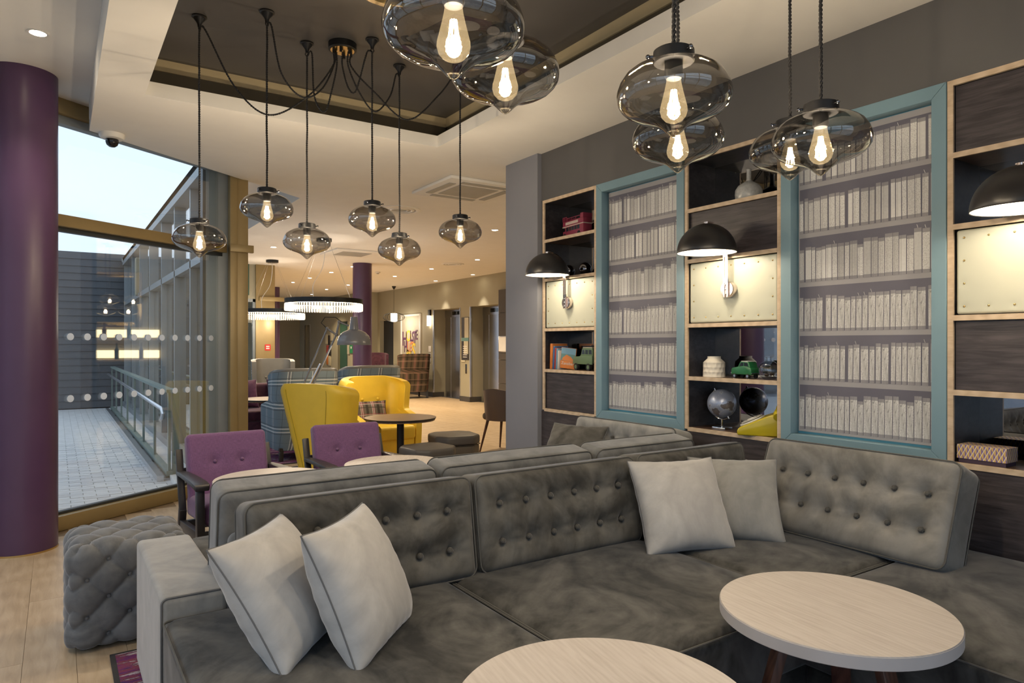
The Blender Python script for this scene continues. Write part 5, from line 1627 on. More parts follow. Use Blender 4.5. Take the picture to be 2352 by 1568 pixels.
# leather tub chair with slim legs
def tub_chair(loc, rz, label):
    e = empty('tub_chair', loc, rz, label=label, cat='chair')
    V = []; F = []; MI = []; UVv = []
    n = 48; k = 10; rI = []
    rows_o = []; rows_i = []
    for j in range(k + 1):
        a_ = []; b_ = []
        for i in range(n + 1):
            th = R(-140) + R(280) * i / n     # 0 = back (+y)
            q = abs(th) / R(140)
            zt = .80 - .16 * q ** 1.5 - .02 * q
            z = .40 + (zt - .40) * j / k
            fl_ = 1 + .10 * (j / k)
            rx, ry = .255 * fl_, .27 * fl_
            x_, y_ = rx * math.sin(th), ry * math.cos(th)
            a_.append(len(V)); V.append((x_, y_, z)); UVv.append((th * .26, z))
            b_.append(len(V)); V.append((x_ * .88, y_ * .88, z)); UVv.append((th * .26, z))
        rows_o.append(a_); rows_i.append(b_)
    for j in range(k):
        for i in range(n):
            F.append((rows_o[j][i], rows_o[j][i + 1], rows_o[j + 1][i + 1], rows_o[j + 1][i])); MI.append(0)
            F.append((rows_i[j][i], rows_i[j + 1][i], rows_i[j + 1][i + 1], rows_i[j][i + 1])); MI.append(1)
        for i in (0, n): F.append((rows_o[j][i], rows_o[j + 1][i], rows_i[j + 1][i], rows_i[j][i])); MI.append(0)
    for i in range(n):
        F.append((rows_o[k][i], rows_o[k][i + 1], rows_i[k][i + 1], rows_i[k][i])); MI.append(0)
        F.append((rows_o[0][i], rows_i[0][i], rows_i[0][i + 1], rows_o[0][i + 1])); MI.append(0)
    m = MB(); m.v = V; m.f = F; m.m = MI
    o = m.build('shell', ['brown_leather', 'plaid_tub'], e, smooth=True, angle=60)
    uv = o.data.uv_layers.new(name='UVMap')
    for l in o.data.loops: uv.data[l.index].uv = UVv[l.vertex_index]
    V, F = soft_box((.46, .46, .09), .04, (8, 8, 3), None, 4); s_ = np_obj('seat_cushion', V, F, 'plaid_tub', e, loc=(0, -.02, .445))
    uv = s_.data.uv_layers.new(name='UVMap')
    for l in s_.data.loops:
        co = s_.data.vertices[l.vertex_index].co; uv.data[l.index].uv = (co.x, co.y)
    for sx in (-1, 1):
        for sy in (-1, 1):
            m = MB(); m.rod((sx * .16, sy * .16, .41), (sx * .235, sy * .235, 0), .020, 12, r2=.010); m.build('leg', 'leg_mahogany', e, smooth=True)
tub_chair((4.72, 7.22, .002), R(115), 'brown leather tub chair with checked lining and slim wooden legs')

# purple sofa with pillows, far left
e = empty('plum_sofa', (2.35, 10.05, 0), label='dark plum velvet sofa with tufted front', cat='sofa')
V, F = soft_box((1.9, .70, .14), .04, (16, 8, 4), None, 4); np_obj('seat_cushion', V, F, 'velvet_plum', e, loc=(0, -.05, .37))
m = MB(); m.b2(-.95, .95, -.38, .35, .06, .30); m.build('base', 'velvet_plum', e, bevel=.012)
for k in range(8):
    m = MB(); m.b2(-.9 + k * .23, -.9 + k * .23 + .21, -.40, -.375, .07, .29); m.build('front_panel', 'velvet_plum', e, bevel=.01, seg=3)
V, F = soft_box((1.9, .18, .52), .05, (16, 3, 8), None, 4); np_obj('backrest', V, F, 'velvet_plum', e, loc=(0, .33, .52))
for sx in (-.9, .9):
    for sy in (-.33, .33):
        m = MB(); m.cyl((sx, sy, .03), .02, .06, 10); m.build('leg', 'dark_wood', e, smooth=True)
pillow('brownish plum pillow on the sofa beside the gold post', (1.72, 10.20, .64), (1, 0, 0), (0, .12, .36), .42, .14, 'velvet_plum', seed=41)
pillow('violet pillow on the plum sofa nearer the plaid armchair', (2.20, 10.197, .64), (1, .08, 0), (0, .12, .36), .42, .14, 'velvet_purple', seed=42)
pillow('violet pillow farther along the plum sofa behind the plaid armchair', (2.75, 10.20, .64), (1, -.05, 0), (0, .12, .36), .42, .14, 'velvet_purple', seed=43)

# oversized anglepoise floor lamp
e = empty('floor_lamp', (2.22, 7.36, 0), label='oversized grey anglepoise floor lamp behind the yellow chair', cat='floor lamp')
m = MB(); m.lathe([(0, 0), (.17, 0), (.17, .015), (.03, .03), (0, .03)], 40); m.build('base', 'lamp_grey', e, smooth=True)
m = MB(); m.cyl((0, 0, .43), .018, .82, 16); m.build('pole', 'aluminium', e, smooth=True)
K0 = Vector((0, 0, .82)); K1 = Vector((.255, -.13, 1.52)); K2 = Vector((.42, -.205, 1.55))
off = Vector((.045, -.022, 0))
m = MB(); m.rod(K0 - off, K1 - off * .9, .010, 10); m.rod(K0 + off, K1 + off * 1.0 + Vector((0, 0, -.07)), .010, 10); m.build('lower_arm', 'lamp_grey', e, smooth=True)
m = MB(); m.rod(K0 + off * .3, K0.lerp(K1, .45) + off * .8, .014, 10); m.build('spring', 'aluminium', e, smooth=True)
m = MB(); m.rod(K1 - off * .9, K1 + off + Vector((0, 0, -.07)), .012, 10); m.rod(K1 + off + Vector((0, 0, -.07)), K1 + off * 1.6 + Vector((0, 0, .07)), .012, 10); m.rod(K1 + off * 1.6 + Vector((0, 0, .07)), K2 + Vector((0, 0, .0)), .010, 10)
for p in (K1 - off * .9, K1 + off + Vector((0, 0, -.07)), K1 + off * 1.6 + Vector((0, 0, .07))): m.sphere(p, .018, 12, 8)
m.build('elbow', 'lamp_grey', e, smooth=True)
hc = Vector((.47, -.23, 1.34))
m = MB(); m.lathe([(.178, 0), (.180, .004), (.176, .05), (.158, .10), (.12, .14), (.075, .16), (.05, .168), (.048, .19), (.036, .30), (.034, .305), (0, .305)], 48, hc); sh = m.build('shade', 'lamp_grey', e, smooth=True)
m = MB(); m.lathe([(.177, .001), (.173, .05), (.155, .097), (.117, .136), (.07, .156), (0, .16)], 48, hc); m.build('shade_lining', 'white_inner', sh, smooth=True)
m = MB(); m.sphere(hc + Vector((0, 0, .07)), .035, 20, 12); m.build('bulb', 'bulb_glow', e, smooth=True)
point_light('floor_lamp_light', Vector(hc) + Vector((0, 0, .03)), 5., .03, WARM2, e)
m = MB(); m.tube([K1 - off + Vector((0, 0, .0)), K1 - off * 2.2 + Vector((0, 0, .06)), K1 - off * 1.4 + Vector((0, 0, .12)), K1 + off * .8 + Vector((0, 0, .12)), K2 + Vector((-.03, .015, .01))], .005, 6); m.build('cable', 'cord_black', e, smooth=True)
# ------------------------------------------------------------------ pendants
HT = 3.20
globe_prof = [(.046, .084), (.053, .080), (.072, .076), (.0885, .069), (.108, .0585), (.122, .047), (.1355, .026), (.141, .009), (.1425, -.003), (.139, -.020), (.131, -.032), (.118, -.044), (.100, -.053), (.080, -.0605), (.060, -.067), (.045, -.073), (.034, -.080), (.025, -.088), (.017, -.096), (.010, -.102), (.004, -.106), (0, -.107)]
bulb_prof = [(.017, .043), (.018, .036), (.020, .024), (.024, .006), (.029, -.014), (.0335, -.032), (.034, -.042), (.030, -.055), (.021, -.065), (.010, -.070), (0, -.071)]
def catmull(P, n=14):
    P = [Vector(p) for p in P]; out = []
    Q = [2 * P[0] - P[1]] + P + [2 * P[-1] - P[-2]]
    for i in range(1, len(Q) - 2):
        for k in range(n):
            t = k / n
            a, b, c_, d = Q[i - 1], Q[i], Q[i + 1], Q[i + 2]
            out.append(.5 * ((2 * b) + (c_ - a) * t + (2 * a - 5 * b + 4 * c_ - d) * t * t + (3 * b - a - 3 * c_ + d) * t ** 3))
    out.append(P[-1]); return out
def twisted(m, pts, r=.0036, off=.0028, pitch=.026, step=.0045):
    """two strands twisted round a path"""
    pts = [Vector(p) for p in pts]
    L_ = [0]
    for a, b in zip(pts, pts[1:]): L_.append(L_[-1] + (b - a).length)
    n = max(int(L_[-1] / step), 4)
    cl = []; j = 0
    for i in range(n + 1):
        s = L_[-1] * i / n
        while j < len(L_) - 2 and L_[j + 1] < s: j += 1
        t = (s - L_[j]) / max(L_[j + 1] - L_[j], 1e-9)
        cl.append((pts[j].lerp(pts[j + 1], t), (pts[j + 1] - pts[j]).normalized(), s))
    for ph in (0, PI):
        path = []
        for p, t, s in cl:
            u = Vector((0, 1, 0)) if abs(t.z) > .8 else Vector((0, 0, 1))
            x_ = u.cross(t).normalized(); y_ = t.cross(x_); a = 2 * PI * s / pitch + ph
            path.append(p + (x_ * math.cos(a) + y_ * math.sin(a)) * off)
        m.tube(path, r, 5)
shared = {}
def part(key, fn, name, mat, parent, **kw):
    if key in shared:
        o = bpy.data.objects.new(name, shared[key]); link(o, parent)
    else:
        m = MB(); fn(m); o = m.build(name, mat, parent, **kw); shared[key] = o.data
    return o
def filament(m):
    for k in range(8):
        a = 2 * PI * k / 8; b = a + .5
        m.rod((.006 * math.cos(a), .006 * math.sin(a), .012), (.015 * math.cos(b), .015 * math.sin(b), -.05), .0013, 5)
def cap(m):
    m.lathe([(0, .126), (.006, .126), (.007, .113), (.046, .112), (.0505, .109), (.0515, .083), (.048, .080), (0, .080)], 40)
def screw(m):
    m.rod((.048, 0, .097), (.062, 0, .097), .0035, 8); m.sphere((.064, 0, .097), .006, 10, 6)
def pendant(x, y, z, rose, label, drop_pts, canopy_xy):
    """z = height of the widest part of the globe"""
    t = empty('pendant_lamp', (x, y, z), random.uniform(0, 6), label=label, cat='pendant lamp', group='smoked glass pendants')
    rz = t.rotation_euler.z
    part('globe', lambda m: m.lathe(globe_prof, 64), 'glass_globe', 'smoke_glass', t, smooth=True, fix=False)
    part('cap', cap, 'cap', 'black_metal', t, smooth=True)
    for k in range(3): part('screw', screw, 'cap_screw', 'dark_chrome', t, smooth=True).rotation_euler = (0, 0, 2 * PI * k / 3)
    part('socket', lambda m: m.lathe([(0, .081), (.022, .081), (.023, .048), (.019, .040), (0, .040)], 24), 'socket', 'black_metal', t, smooth=True)
    bu = part('bulb', lambda m: m.lathe(bulb_prof, 32), 'bulb', 'bulb_glass', t, smooth=True, fix=False)
    fo = part('fil', filament, 'filament', 'filament', bu, smooth=True)
    point_light('pendant_light', (0, 0, -.02), P_PENDANT, .016, WARM, t)
    inv = Matrix.Rotation(-rz, 3, 'Z')
    L = lambda p: inv @ (Vector(p) - Vector((x, y, z)))
    # straight twisted cord from cap to ceiling rose hook, slightly wavy
    hook = (rose[0], rose[1], HT - .075)
    n = 9
    path = [Vector((x, y, z + .124)).lerp(Vector(hook), i / n) + Vector((random.uniform(-1, 1), random.uniform(-1, 1), 0)) * (.0015 if 0 < i < n else 0) for i in range(n + 1)]
    m = MB(); twisted(m, [L(p) for p in catmull(path, 4)]); m.build('cord', 'cord_black', t, smooth=True, fix=False)
    # swag from the hook to the canopy
    c0 = Vector((canopy_xy[0], canopy_xy[1], HT - .05)); h0 = Vector(hook)
    pts = [h0, h0 + Vector((c0 - h0).normalized() * .03) + Vector((0, 0, .005))] + [h0.lerp(c0, f) + Vector((0, 0, -d_)) for f, d_ in drop_pts] + [c0 + Vector((0, 0, -.09)), c0]
    m = MB(); twisted(m, [L(p) for p in catmull(pts, 8)], step=.007); m.build('swag_cord', 'cord_black', t, smooth=True, fix=False)
    m = MB(); m.T = Matrix.Translation(L((rose[0], rose[1], HT)))
    m.lathe([(0, 0), (.040, 0), (.041, -.006), (.032, -.010), (.030, -.016), (.016, -.034), (.011, -.045), (.009, -.062), (0, -.062)], 28)
    m.tube([(.010 * math.cos(a), 0, -.070 + .010 * math.sin(a)) for a in np.linspace(PI * .5, PI * 2.3, 14)], .003, 6)
    m.build('ceiling_rose', 'black_metal', t, smooth=True)
def canopy(x, y, label):
    t = empty('pendant_canopy', (x, y, HT), label=label, cat='ceiling canopy', group='pendant canopies')
    m = MB(); m.lathe([(0, 0), (.085, 0), (.085, -.038), (.078, -.042), (0, -.042)], 48); m.build('disc', 'black_metal', t, smooth=True)
    m = MB(); m.lathe([(0, -.0425), (.072, -.0425), (.072, -.044), (0, -.044)], 48); m.build('underside', 'brass', t, smooth=True)
    for k in range(6):
        a = 2 * PI * k / 6; m = MB(); m.cyl((.055 * math.cos(a), .055 * math.sin(a), -.056), .008, .03, 12); m.build('cord_grip', 'black_metal', t, smooth=True)
random.seed(21)
RX = [.671, .974, 1.280, 1.594, 1.895, 2.205]
farY = [4.19, 3.92, 4.19, 3.92, 4.19, 3.92]
farZ = [1.945, 2.105, 1.978, 2.105, 1.975, 2.085]
cf = (1.465, 4.08)
swag = [[(.25, .30), (.5, .44), (.8, .30)], [(.2, .24), (.5, .34), (.8, .26)], [(.25, .26), (.6, .36), (.85, .22)], [(.25, .05), (.55, .24), (.8, .22)], [(.2, .16), (.5, .30), (.8, .22)], [(.2, .16), (.5, .36), (.8, .22)]]
flab = ['smoked glass pendant over the purple chair by the glass front', 'smoked glass pendant second from the glass front, hung high', 'smoked glass pendant third from the glass front, hung low', 'smoked glass pendant hung high below the ceiling canopy', 'smoked glass pendant fifth from the glass front, hung low', 'smoked glass pendant nearest the dark pilaster in the far cluster']
for k in range(6):
    a = 2 * PI * k / 6
    pendant(RX[k], farY[k], farZ[k], (RX[k], farY[k]), flab[k], swag[k], (cf[0] + .055 * math.cos(PI - a * .5), cf[1] + .03 * math.sin(a)))
canopy(cf[0], cf[1], 'black round canopy feeding the far pendant cluster')
nearY = [1.20, 1.50, 1.20, 1.50, 1.20, 1.50]
nearX = [.660, .979, 1.288, 1.628, 1.923, 2.213]
nearZ = [1.985, 2.06, 1.975, 1.995, 1.965, 2.05]
nlab = ['large smoked glass pendant overlapping another, over the long seat', 'smoked glass pendant behind the one over the long seat', 'smoked glass pendant with cap in view over the near tables', 'smoked glass pendant half hidden below another over the near tables', 'smoked glass pendant in front of the book print by the patterned box', 'smoked glass pendant half hidden in front of the grey bottle vase']
cn = (1.45, 1.35)
for k in range(6):
    a = 2 * PI * k / 6
    pendant(nearX[k], nearY[k], nearZ[k], (nearX[k], nearY[k]), nlab[k], swag[k], (cn[0] + .055 * math.cos(PI - a * .5), cn[1] + .03 * math.sin(a)))
canopy(cn[0], cn[1], 'black round canopy feeding the near pendant cluster')

DOWN_LOBBY = [(2.88, 11.18), (4.93, 14.42), (4.93, 15.92), (4.93, 17.29), (4.93, 13.13), (6.35, 17.25), (6.35, 18.97), (6.6, 21.12), (6.42, 10.77), (6.42, 12.61), (6.42, 14.45), (4.95, 7.84)]
CASSETTE = (3.42, 5.92); CASSETTE2 = (4.17, 11.13); DIFF1 = (3.283, 7.264); DIFF2 = (6.376, 11.625)
SMOKE = [(5.73, 13.78, 'white ceiling smoke detector beside the nearer lobby column'), (6.4, 20.49, 'white ceiling smoke detector over the far lobby')]
# ------------------------------------------------------------------ recessed downlights and ceiling fittings
def downlight(x, y, z, label, power=P_DOWN, angle=115, tilt=(0, 0, 0), r=.042, blend=.7, color=WARM2):
    t = empty('downlight', (x, y, z), label=label, cat='downlight', group='recessed ceiling downlights')
    m = MB(); m.lathe([(r, -.001), (r + .012, -.001), (r + .012, -.006), (r, -.006)], 28); m.build('bezel', 'white_plastic', t, smooth=True)
    m = MB(); m.lathe([(0, -.004), (r, -.004)], 28); m.build('lens', 'lens_glow', t, smooth=True, fix=False)
    spot_light('downlight_light', (0, 0, -.03), power, .035, color, angle, blend, t, tilt)
LOBBY = 'round recessed downlight in the white lobby ceiling'
DL = ['downlight beside the crystal ring before the entrance screen', 'downlight behind the nearer lobby column', 'second downlight behind the nearer lobby column', 'downlight before the farther lobby column', 'downlight close in front of the nearer lobby column', 'downlight above the tartan armchair with plum front', 'downlight in line with the green door', 'downlight deepest in the lobby ceiling', 'downlight beside the round diffuser near the lifts, nearer the pilaster', 'downlight in line with the lift between diffuser and poster', 'downlight above the floor before the poster', 'downlight above the brown tub chair']
for (x_, y_), lb in zip(DOWN_LOBBY, DL): downlight(x_, y_, 2.9, lb, P_DOWN * 2.2, color=WARM3)
downlight(7.72, 14.95, 2.9, 'recessed downlight washing the wall above the lift by the poster', 30, 62, blend=.3)
downlight(7.72, 13.15, 2.9, 'recessed downlight washing the wall above the lift by the tiles', 30, 62, blend=.3)
for x_, y_, lb in ((-.09, 4.75, 'recessed downlight in the higher ceiling just before the thick purple column'), (-1.05, 4.10, 'recessed downlight in the higher ceiling along the slanting glass'), (-.90, 2.4, 'recessed downlight in the higher ceiling beside the side glass'), (-.90, .7, 'recessed downlight in the higher ceiling near the rear glass')):
    downlight(x_, y_, 3.13, lb, P_DOWN * .45)
def diffuser(x, y, r, label):
    t = empty('air_diffuser', (x, y, 2.9), label=label, cat='air vent')
    for k, rr in enumerate((r, r * .72, r * .46)):
        m = MB(); m.lathe([(rr, 0), (rr, -.008), (rr * .86, -.016), (rr * .80, -.010), (rr * .80, 0)], 40); m.build('ring', 'white_plastic', t, smooth=True)
    m = MB(); m.cyl((0, 0, -.003), r * .8, .004, 40); m.build('throat', 'grey_plastic', t, smooth=True)
# ceiling cassette
t = empty('air_cassette', (*CASSETTE, 2.9), label='square white air conditioning cassette in the ceiling', cat='air conditioner')
m = MB(); m.b2(-.42, .42, -.42, .42, -.03, .0); m.build('panel', 'ceiling_white', t, bevel=.008)
m = MB(); m.b2(-.22, .22, -.22, .22, -.034, -.03); m.build('grille', 'grey_plastic', t)
for k in range(4):
    a = PI / 2 * k; m = MB(); m.box((.31 * math.cos(a), .31 * math.sin(a), -.032), (.07, .5, .006), rz=a); m.build('louvre', 'grey_plastic', t)
t = empty('air_cassette', (*CASSETTE2, 2.9), label='smaller square air conditioning cassette near the ring chandelier', cat='air conditioner')
m = MB(); m.b2(-.42, .42, -.42, .42, -.025, 0); m.build('panel', 'ceiling_white', t, bevel=.008)
m = MB(); m.b2(-.25, .25, -.25, .25, -.03, -.025); m.build('grille', 'grey_plastic', t)
diffuser(*DIFF1, .24, 'round white ceiling air diffuser above the pendants')
diffuser(*DIFF2, .22, 'round white ceiling air diffuser near the lifts')
# brown round grille in the tray ceiling
t = empty('tray_grille', (1.46, 3.22, 3.2), label='round brown metal grille in the dark tray ceiling', cat='air vent')
m = MB(); m.lathe([(.25, 0), (.25, -.02), (.20, -.03), (.19, -.01), (.19, 0)], 48); m.build('ring', 'brass', t, smooth=True)
for k in range(9):
    m = MB(); w_ = math.sqrt(max(.19 ** 2 - (-.176 + k * .044) ** 2, .0001)); m.b2(-w_, w_, -.176 + k * .044 - .012, -.176 + k * .044 + .012, -.012, -.004); m.build('slat', 'steel', t)
# dome camera
t = empty('dome_camera', (.34, 5.83, 2.9), label='white dome security camera with black lens on the bulkhead', cat='camera')
m = MB(); m.lathe([(0, 0), (.085, 0), (.085, -.02), (.075, -.035), (.05, -.04), (0, -.04)], 40); m.build('base', 'white_plastic', t, smooth=True)
m = MB(); m.lathe([(.042, -.035), (.044, -.06), (.036, -.082), (.02, -.095), (0, -.099)], 32); m.build('dome', 'black_gloss', t, smooth=True)
# smoke detectors
for (x_, y_, lab) in SMOKE:
    t = empty('smoke_detector', (x_, y_, 2.9), label=lab, cat='smoke detector')
    m = MB(); m.lathe([(0, 0), (.055, 0), (.055, -.015), (.045, -.03), (.03, -.032), (0, -.032)], 28); m.build('base', 'white_plastic', t, smooth=True)
    m = MB(); m.lathe([(0, -.032), (.026, -.032), (.026, -.048), (0, -.05)], 24); m.build('sensor', 'grey_plastic', t, smooth=True)

# ------------------------------------------------------------------ crystal ring chandeliers
def ring_chandelier(x, y, z, D, label):
    t = empty('ring_chandelier', (x, y, z), label=label, cat='chandelier', group='crystal ring chandeliers')
    r = D / 2
    m = MB(); m.lathe([(r - .03, 0), (r, 0), (r, .07), (r - .03, .07), (r - .03, 0)], 72); m.build('hoop', 'black_metal', t, smooth=True)
    m = MB(); m.lathe([(r - .025, -.001), (r - .006, -.001)], 72); m.build('led_strip', 'led_warm', t, fix=False)
    cm = None
    for k in range(84):
        for j, rr in enumerate((r - .004, r - .026)):
            if cm is None:
                q = MB(); q.lathe([(0, 0), (.006, -.004), (.007, -.02), (.0075, -.085), (.004, -.10), (0, -.104)], 6); o = q.build('crystal', 'crystal_glow', t); cm = o.data
            else: o = bpy.data.objects.new('crystal', cm); link(o, t)
            a = 2 * PI * (k + .5 * j) / 84
            o.location = (rr * math.cos(a), rr * math.sin(a), -.002); o.rotation_euler = (0, 0, a)
    m = MB(); m.lathe([(0, 2.9 - z), (.11, 2.9 - z), (.11, 2.9 - z - .045), (.09, 2.9 - z - .05), (0, 2.9 - z - .05)], 32); m.build('ceiling_plate', 'black_metal', t, smooth=True)
    for k in range(4):
        a = PI / 2 * k + .4
        m = MB(); m.rod((r * .97 * math.cos(a), r * .97 * math.sin(a), .07), (.09 * math.cos(a), .09 * math.sin(a), 2.9 - z - .03), .0015, 5); m.build('suspension_wire', 'steel', t, smooth=True)
    m = MB(); m.tube(catmull([(-.3, -r * .8, .07), (-.28, -r * .7, .25), (-.1, -r * .4, .5), (-.05, -.2, .8), (-.02, -.03, 2.9 - z - .04)], 8), .005, 6); m.build('power_cable', 'white_plastic', t, smooth=True)
    for k in range(6):
        a = PI / 3 * k; point_light('ring_light', (r * .99 * math.cos(a) * .97, r * .97 * math.sin(a), -.13), P_RING / 6 * 1.5, .02, WARM2, t)
ring_chandelier(3.27, 9.88, 1.94, 1.11, 'crystal ring chandelier hanging between the floor lamp and the columns')
ring_chandelier(3.31, 12.94, 1.915, 1.16, 'crystal ring chandelier hanging before the entrance screen')
# wire pendant over the tartan armchairs
t = empty('wire_pendant', (7.52, 16.98, 2.07), label='glowing cylinder pendant in a wire cage over the tartan armchairs', cat='pendant lamp')
m = MB(); m.cyl((0, 0, .0), .085, .20, 32); m.build('shade', 'shade_glow', t, smooth=True)
for k in range(12):
    a = PI * k / 12; d_ = Vector((math.cos(a), math.sin(a), 0))
    m = MB(); m.tube([d_ * (.29 * math.cos(b)) + Vector((0, 0, .12 * math.sin(b))) for b in np.linspace(0, 2 * PI, 32, endpoint=False)], .003, 4, closed=True); m.build('cage_wire', 'black_metal', t, smooth=True)
m = MB(); m.rod((0, 0, .1), (0, 0, .80), .004, 6); m.lathe([(0, .83), (.06, .83), (.02, .75), (0, .75)], 20); m.build('cord', 'cord_black', t, smooth=True)
point_light('wire_pendant_light', (0, 0, -.16), 12, .05, WARM2, t)

# ------------------------------------------------------------------ lifts, signs and pictures in the lobby
def lift(y0, y1, label):
    t = empty('lift_door', (LX, y0, 0), label=label, cat='lift', group='lift doors'); W_ = y1 - y0
    m = MB(); m.b2(.34, .37, .0, W_, 2.03, 2.22); hd = m.build('header', 'steel', t)
    m = MB(); m.b2(.333, .34, W_ * .40, W_ * .72, 2.085, 2.175); m.build('indicator', 'black_gloss', hd)
    m = MB(); m.b2(.352, .37, W_ * .80 - .004, W_, 0, 2.03); m.build('door_leaf', 'steel', t)
    m = MB(); m.b2(.36, .378, .0, W_ * .80, 0, 2.03); m.build('door_leaf', 'steel', t)
    m = MB(); m.b2(-.012, .02, W_ - .03, W_, .12, 2.22); m.build('edge_trim', 'aluminium', t)
    m = MB(); m.b2(-.012, .02, .0, .022, .12, 2.22); m.build('edge_trim', 'aluminium', t)
    m = MB(); m.b2(.2, .36, .001, W_ - .016, .0, .004); m.build('threshold', 'steel', t)
lift(12.49, 13.75, 'steel lift doors beside the dark tiled cladding')
lift(14.21, 15.62, 'steel lift doors beside the colourful poster')
# art poster
t = empty('framed_poster', (LX - .02, 16.92, 0), label='white framed poster of jumbled purple, orange and yellow letters', cat='wall art')
PY0, PY1, PZ0, PZ1 = -.61, .61, .76, 2.16
m = MB()
for a in ((-.02, .02, PY0, PY0 + .05, PZ0, PZ1), (-.02, .02, PY1 - .05, PY1, PZ0, PZ1), (-.02, .02, PY0 + .05, PY1 - .05, PZ0, PZ0 + .05), (-.02, .02, PY0 + .05, PY1 - .05, PZ1 - .05, PZ1)): m.b2(*a)
m.build('frame', 'white_plastic', t, bevel=.003)
m = MB(); m.b2(.0, .015, PY0 + .04, PY1 - .04, PZ0 + .04, PZ1 - .04); m.build('sheet', 'art_paper', t)
# letters: (char, y, z, size, x-stretch, colour)
for ch, y_, z_, s_, sx, mt in (('H', .27, 1.40, .55, .55, 'art_purple'), ('O', .09, 1.50, .42, .65, 'art_yellow'), ('L', -.03, 1.49, .40, .5, 'art_purple'), ('S', -.11, 1.47, .36, .5, 'art_purple'), ('T', -.20, 1.45, .45, .5, 'art_purple'), ('E', -.28, 1.53, .36, .5, 'art_purple'),
                               ('H', .22, 1.14, .42, .5, 'art_purple'), ('L', .10, 1.15, .40, .5, 'art_orange'), ('E', .0, 1.12, .34, .5, 'art_orange'), ('T', -.08, 1.16, .34, .6, 'art_orange'), ('S', -.16, .98, .62, .55, 'art_yellow'), ('B', .13, .90, .34, .55, 'art_yellow'), ('Y', .02, .86, .32, .6, 'art_yellow')):
    text_obj('letter', ch, mt, s_, t, (-.004, y_ * 1.35, z_ * .82 + .33), (R(90), 0, R(-90)), sx * 1.5, .004, bold=.006)
# wall light, switches, lift notices
t = empty('wall_light', (LX - .03, 15.78, 1.95), label='slim lit glass wall light beside the lift opening', cat='wall light')
m = MB(); m.b2(-.02, .03, -.05, .05, .13, .28); m.build('bracket', 'black_metal', t)
m = MB(); m.cyl((-.02, 0, .0), .045, .26, 20); m.build('tube', 'shade_glow', t, smooth=True)
t = empty('switch_plate', (LX - .008, 15.8, 1.05), label='white square switch plates stacked beside the lift', cat='switch')
for k, mt in enumerate(('grey_plastic', 'grey_plastic', 'white_plastic')):
    m = MB(); m.b2(-.006, .008, -.06, .06, -.18 + k * .14, -.07 + k * .14 + (.04 if k == 2 else 0)); m.build('plate', mt, t, bevel=.002)
t = empty('lift_notice', (LX - .012, 13.97, 0), label='tall framed notice board with photo between the lifts', cat='notice')
m = MB(); m.b2(.0, .012, -.17, .17, .98, 1.98); m.build('board', 'poster_dark', t)
m = MB(); m.b2(-.003, 0, -.17, .02, 1.50, 1.97); m.build('text_sheet', 'poster_cream', t)
m = MB(); m.b2(-.003, 0, -.17, .17, 1.42, 1.50); m.build('teal_strip', 'poster_teal', t)
m = MB(); m.b2(-.003, 0, -.15, .05, 1.12, 1.42); m.build('photo', 'poster_cream', t)
for k in range(6):
    m = MB(); m.b2(-.004, -.003, -.10, .09, 1.04 + k * .05, 1.055 + k * .05); m.build('text_line', 'white_plastic', t)
m = MB(); m.b2(-.004, .01, -.0, .17, .93, .97); m.build('caption_plate', 'poster_cream', t)
t = empty('lift_call_panel', (LX - .01, 13.93, 0), label='black lift call button panel between the lifts', cat='button panel')
m = MB(); m.b2(0, .01, -.03, .03, .66, .88); m.build('plate', 'black_gloss', t, bevel=.002)
m = MB(); m.cyl((-.004, .0, .77), .02, .01, 16, M=Matrix.Rotation(PI / 2, 3, 'Y')); m.build('button', 'chrome', t, smooth=True)
t = empty('framed_notice', (LX - .06, 12.2, 1.35), label='framed white notice on the dark tiled cladding', cat='notice')
m = MB(); m.b2(-.012, 0, -.22, .22, -.17, .17); m.build('frame', 'aluminium', t, bevel=.003)
m = MB(); m.b2(-.014, -.012, -.20, .20, -.15, .15); m.build('sheet', 'white_plastic', t)
# brochure rack, fire sign, first aid sign
t = empty('brochure_rack', (7.55, 22.4, 0), label='wall rack of brochures beside the green door', cat='brochure rack')
for k, (z_, yy, mt) in enumerate(((1.52, .12, 'poster_cream'), (1.48, -.16, 'poster_dark'), (1.62, -.40, 'art_paper'), (1.15, .0, 'book_red'), (1.12, -.22, 'poster_dark'), (.83, .0, 'book_orange'), (.80, -.2, 'poster_cream'))):
    m = MB(); m.b2(-.03, -.005, yy - .10, yy + .10, z_ - .16, z_ + .16); m.build('brochure', mt, t, bevel=.002)
m = MB(); m.b2(-.006, 0, -.3, .28, .6, 1.75); m.build('back_board', 'wall_taupe', t)
t = empty('fire_sign', (3.44, VY - .065, 1.285), label='square red fire equipment sign on the gold post', cat='sign')
m = MB(); m.b2(-.055, .055, -.004, 0, -.06, .06); m.build('plate', 'sign_red', t)
for a in ((-.03, .0, .008, .03), (.006, .03, .008, .03), (-.03, .0, -.03, -.008), (.006, .03, -.03, -.008)):
    m = MB(); m.b2(a[0], a[1], -.006, -.004, a[2], a[3]); m.build('symbol', 'white_plastic', t)
t = empty('exit_sign', (3.44, VY - .065, 1.03), label='small green escape sign on the gold post', cat='sign')
m = MB(); m.b2(-.04, .04, -.004, 0, -.04, .04); m.build('plate', 'sign_green', t)
t = empty('first_aid_sign', (7.53, 20.3, 1.22), label='green defibrillator sign with white heart by the green door', cat='sign')
m = MB(); m.b2(-.004, .0, -.24, .02, -.15, .12); m.build('plate', 'sign_green', t)
m = MB(); m.b2(-.004, .0, .05, .24, -.18, .10); m.build('plate', 'art_paper', t)
hp = [(0, -.05), (.05, .0), (.05, .03), (.025, .045), (0, .025), (-.025, .045), (-.05, .03), (-.05, 0)]
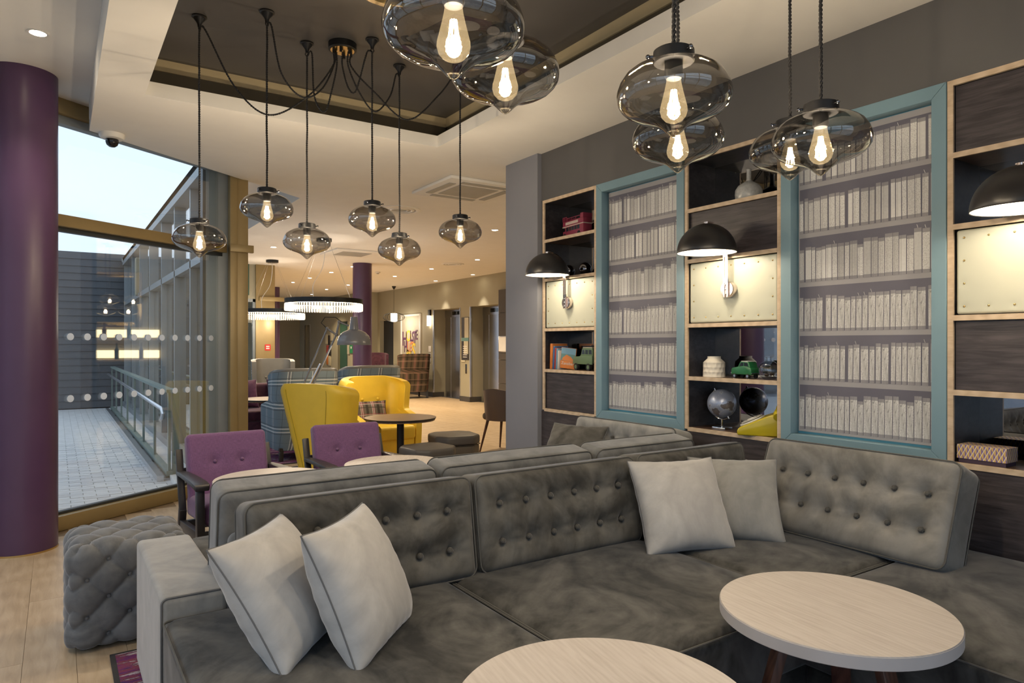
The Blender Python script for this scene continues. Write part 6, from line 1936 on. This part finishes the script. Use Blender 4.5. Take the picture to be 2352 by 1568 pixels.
m = MB(); m.add([(-.006, a - .11, b + .02) for a, b in hp], [tuple(range(8))]); m.build('heart_symbol', 'white_plastic', t, fix=False)

# ------------------------------------------------------------------ bar behind the bookcase wall (seen mirrored in the glass front)
t = empty('bar_counter', (6.45, 2.4, 0), label='dark bar counter with walnut top behind the bookcase wall', cat='counter')
m = MB(); m.b2(-.25, .25, -1.6, 1.6, 0, 1.06); m.build('carcass', 'panel_wood', t)
m = MB(); m.b2(-.32, .30, -1.65, 1.65, 1.06, 1.10); m.build('counter_top', 'walnut_top', t, bevel=.004)
t = empty('back_bar', (7.98, 2.85, 0), label='lit back bar shelving with gold edged mirror', cat='shelving')
m = MB(); m.b2(-.40, 0, -1.8, 1.8, 0, .95); m.build('cabinet', 'panel_wood', t)
for z_ in (1.10, 1.47):
    m = MB(); m.b2(-.03, -.005, -1.7, 1.7, z_, z_ + .14); m.build('light_panel', 'bar_glow', t)
    m = MB(); m.b2(-.30, 0, -1.75, 1.75, z_ - .05, z_ - .02); m.build('shelf', 'oak_edge', t)
m = MB(); m.b2(-.02, -.005, -1.3, 1.3, 1.75, 2.55); m.build('mirror', 'mirror', t)
m = MB()
for a in ((-1.42, -1.3, 1.65, 2.65), (1.3, 1.42, 1.65, 2.65), (-1.3, 1.3, 1.65, 1.75), (-1.3, 1.3, 2.55, 2.65)): m.b2(-.05, 0, *a)
m.build('mirror_frame', 'brass', t, bevel=.01)
bt = None
for k in range(16):
    o = empty('bottle', (7.80, 1.30 + k * .2, 1.08 if k % 2 else 1.45), label=('green' if k % 3 else 'amber') + ' glass bottle on the ' + ('lower' if k % 2 else 'upper') + ' lit back bar shelf', cat='bottle', group='bottles on the back bar')
    m = MB(); m.lathe([(0, 0), (.036, 0), (.037, .01), (.037, .16), (.014, .21), (.013, .28), (0, .28)], 20); m.build('glass', 'bottle_green' if k % 3 else 'bottle_amber', o, smooth=True)
    m = MB(); m.cyl((0, 0, .29), .014, .02, 12); m.build('cap', 'brass', o, smooth=True)
for k, (x_, y_, z_) in enumerate(((6.0, 4.0, 1.85), (6.0, 4.32, 1.87), (6.0, 4.64, 1.87), (6.3, 3.95, 2.03), (6.3, 4.28, 2.05), (6.3, 4.62, 2.04))):
    t = empty('pendant_lamp', (x_, y_, z_), label=['lower', 'upper'][k // 3] + ' smoked glass pendant hanging over the bar end', cat='pendant lamp', group='bar pendants')
    part('globe', None, 'glass_globe', 'smoke_glass', t); part('cap', None, 'cap', 'black_metal', t); part('socket', None, 'socket', 'black_metal', t)
    bu = part('bulb', None, 'bulb', 'bulb_glass', t); part('fil', None, 'filament', 'filament', bu)
    m = MB(); m.rod((0, 0, .12), (0, 0, 2.9 - z_), .005, 6); m.build('cord', 'cord_black', t, smooth=True)
    m = MB(); m.cyl((0, 0, 2.89 - z_), .05, .02, 20); m.build('ceiling_rose', 'black_metal', t, smooth=True)
    point_light('pendant_light', (0, 0, -.02), P_PENDANT, .016, WARM, t)
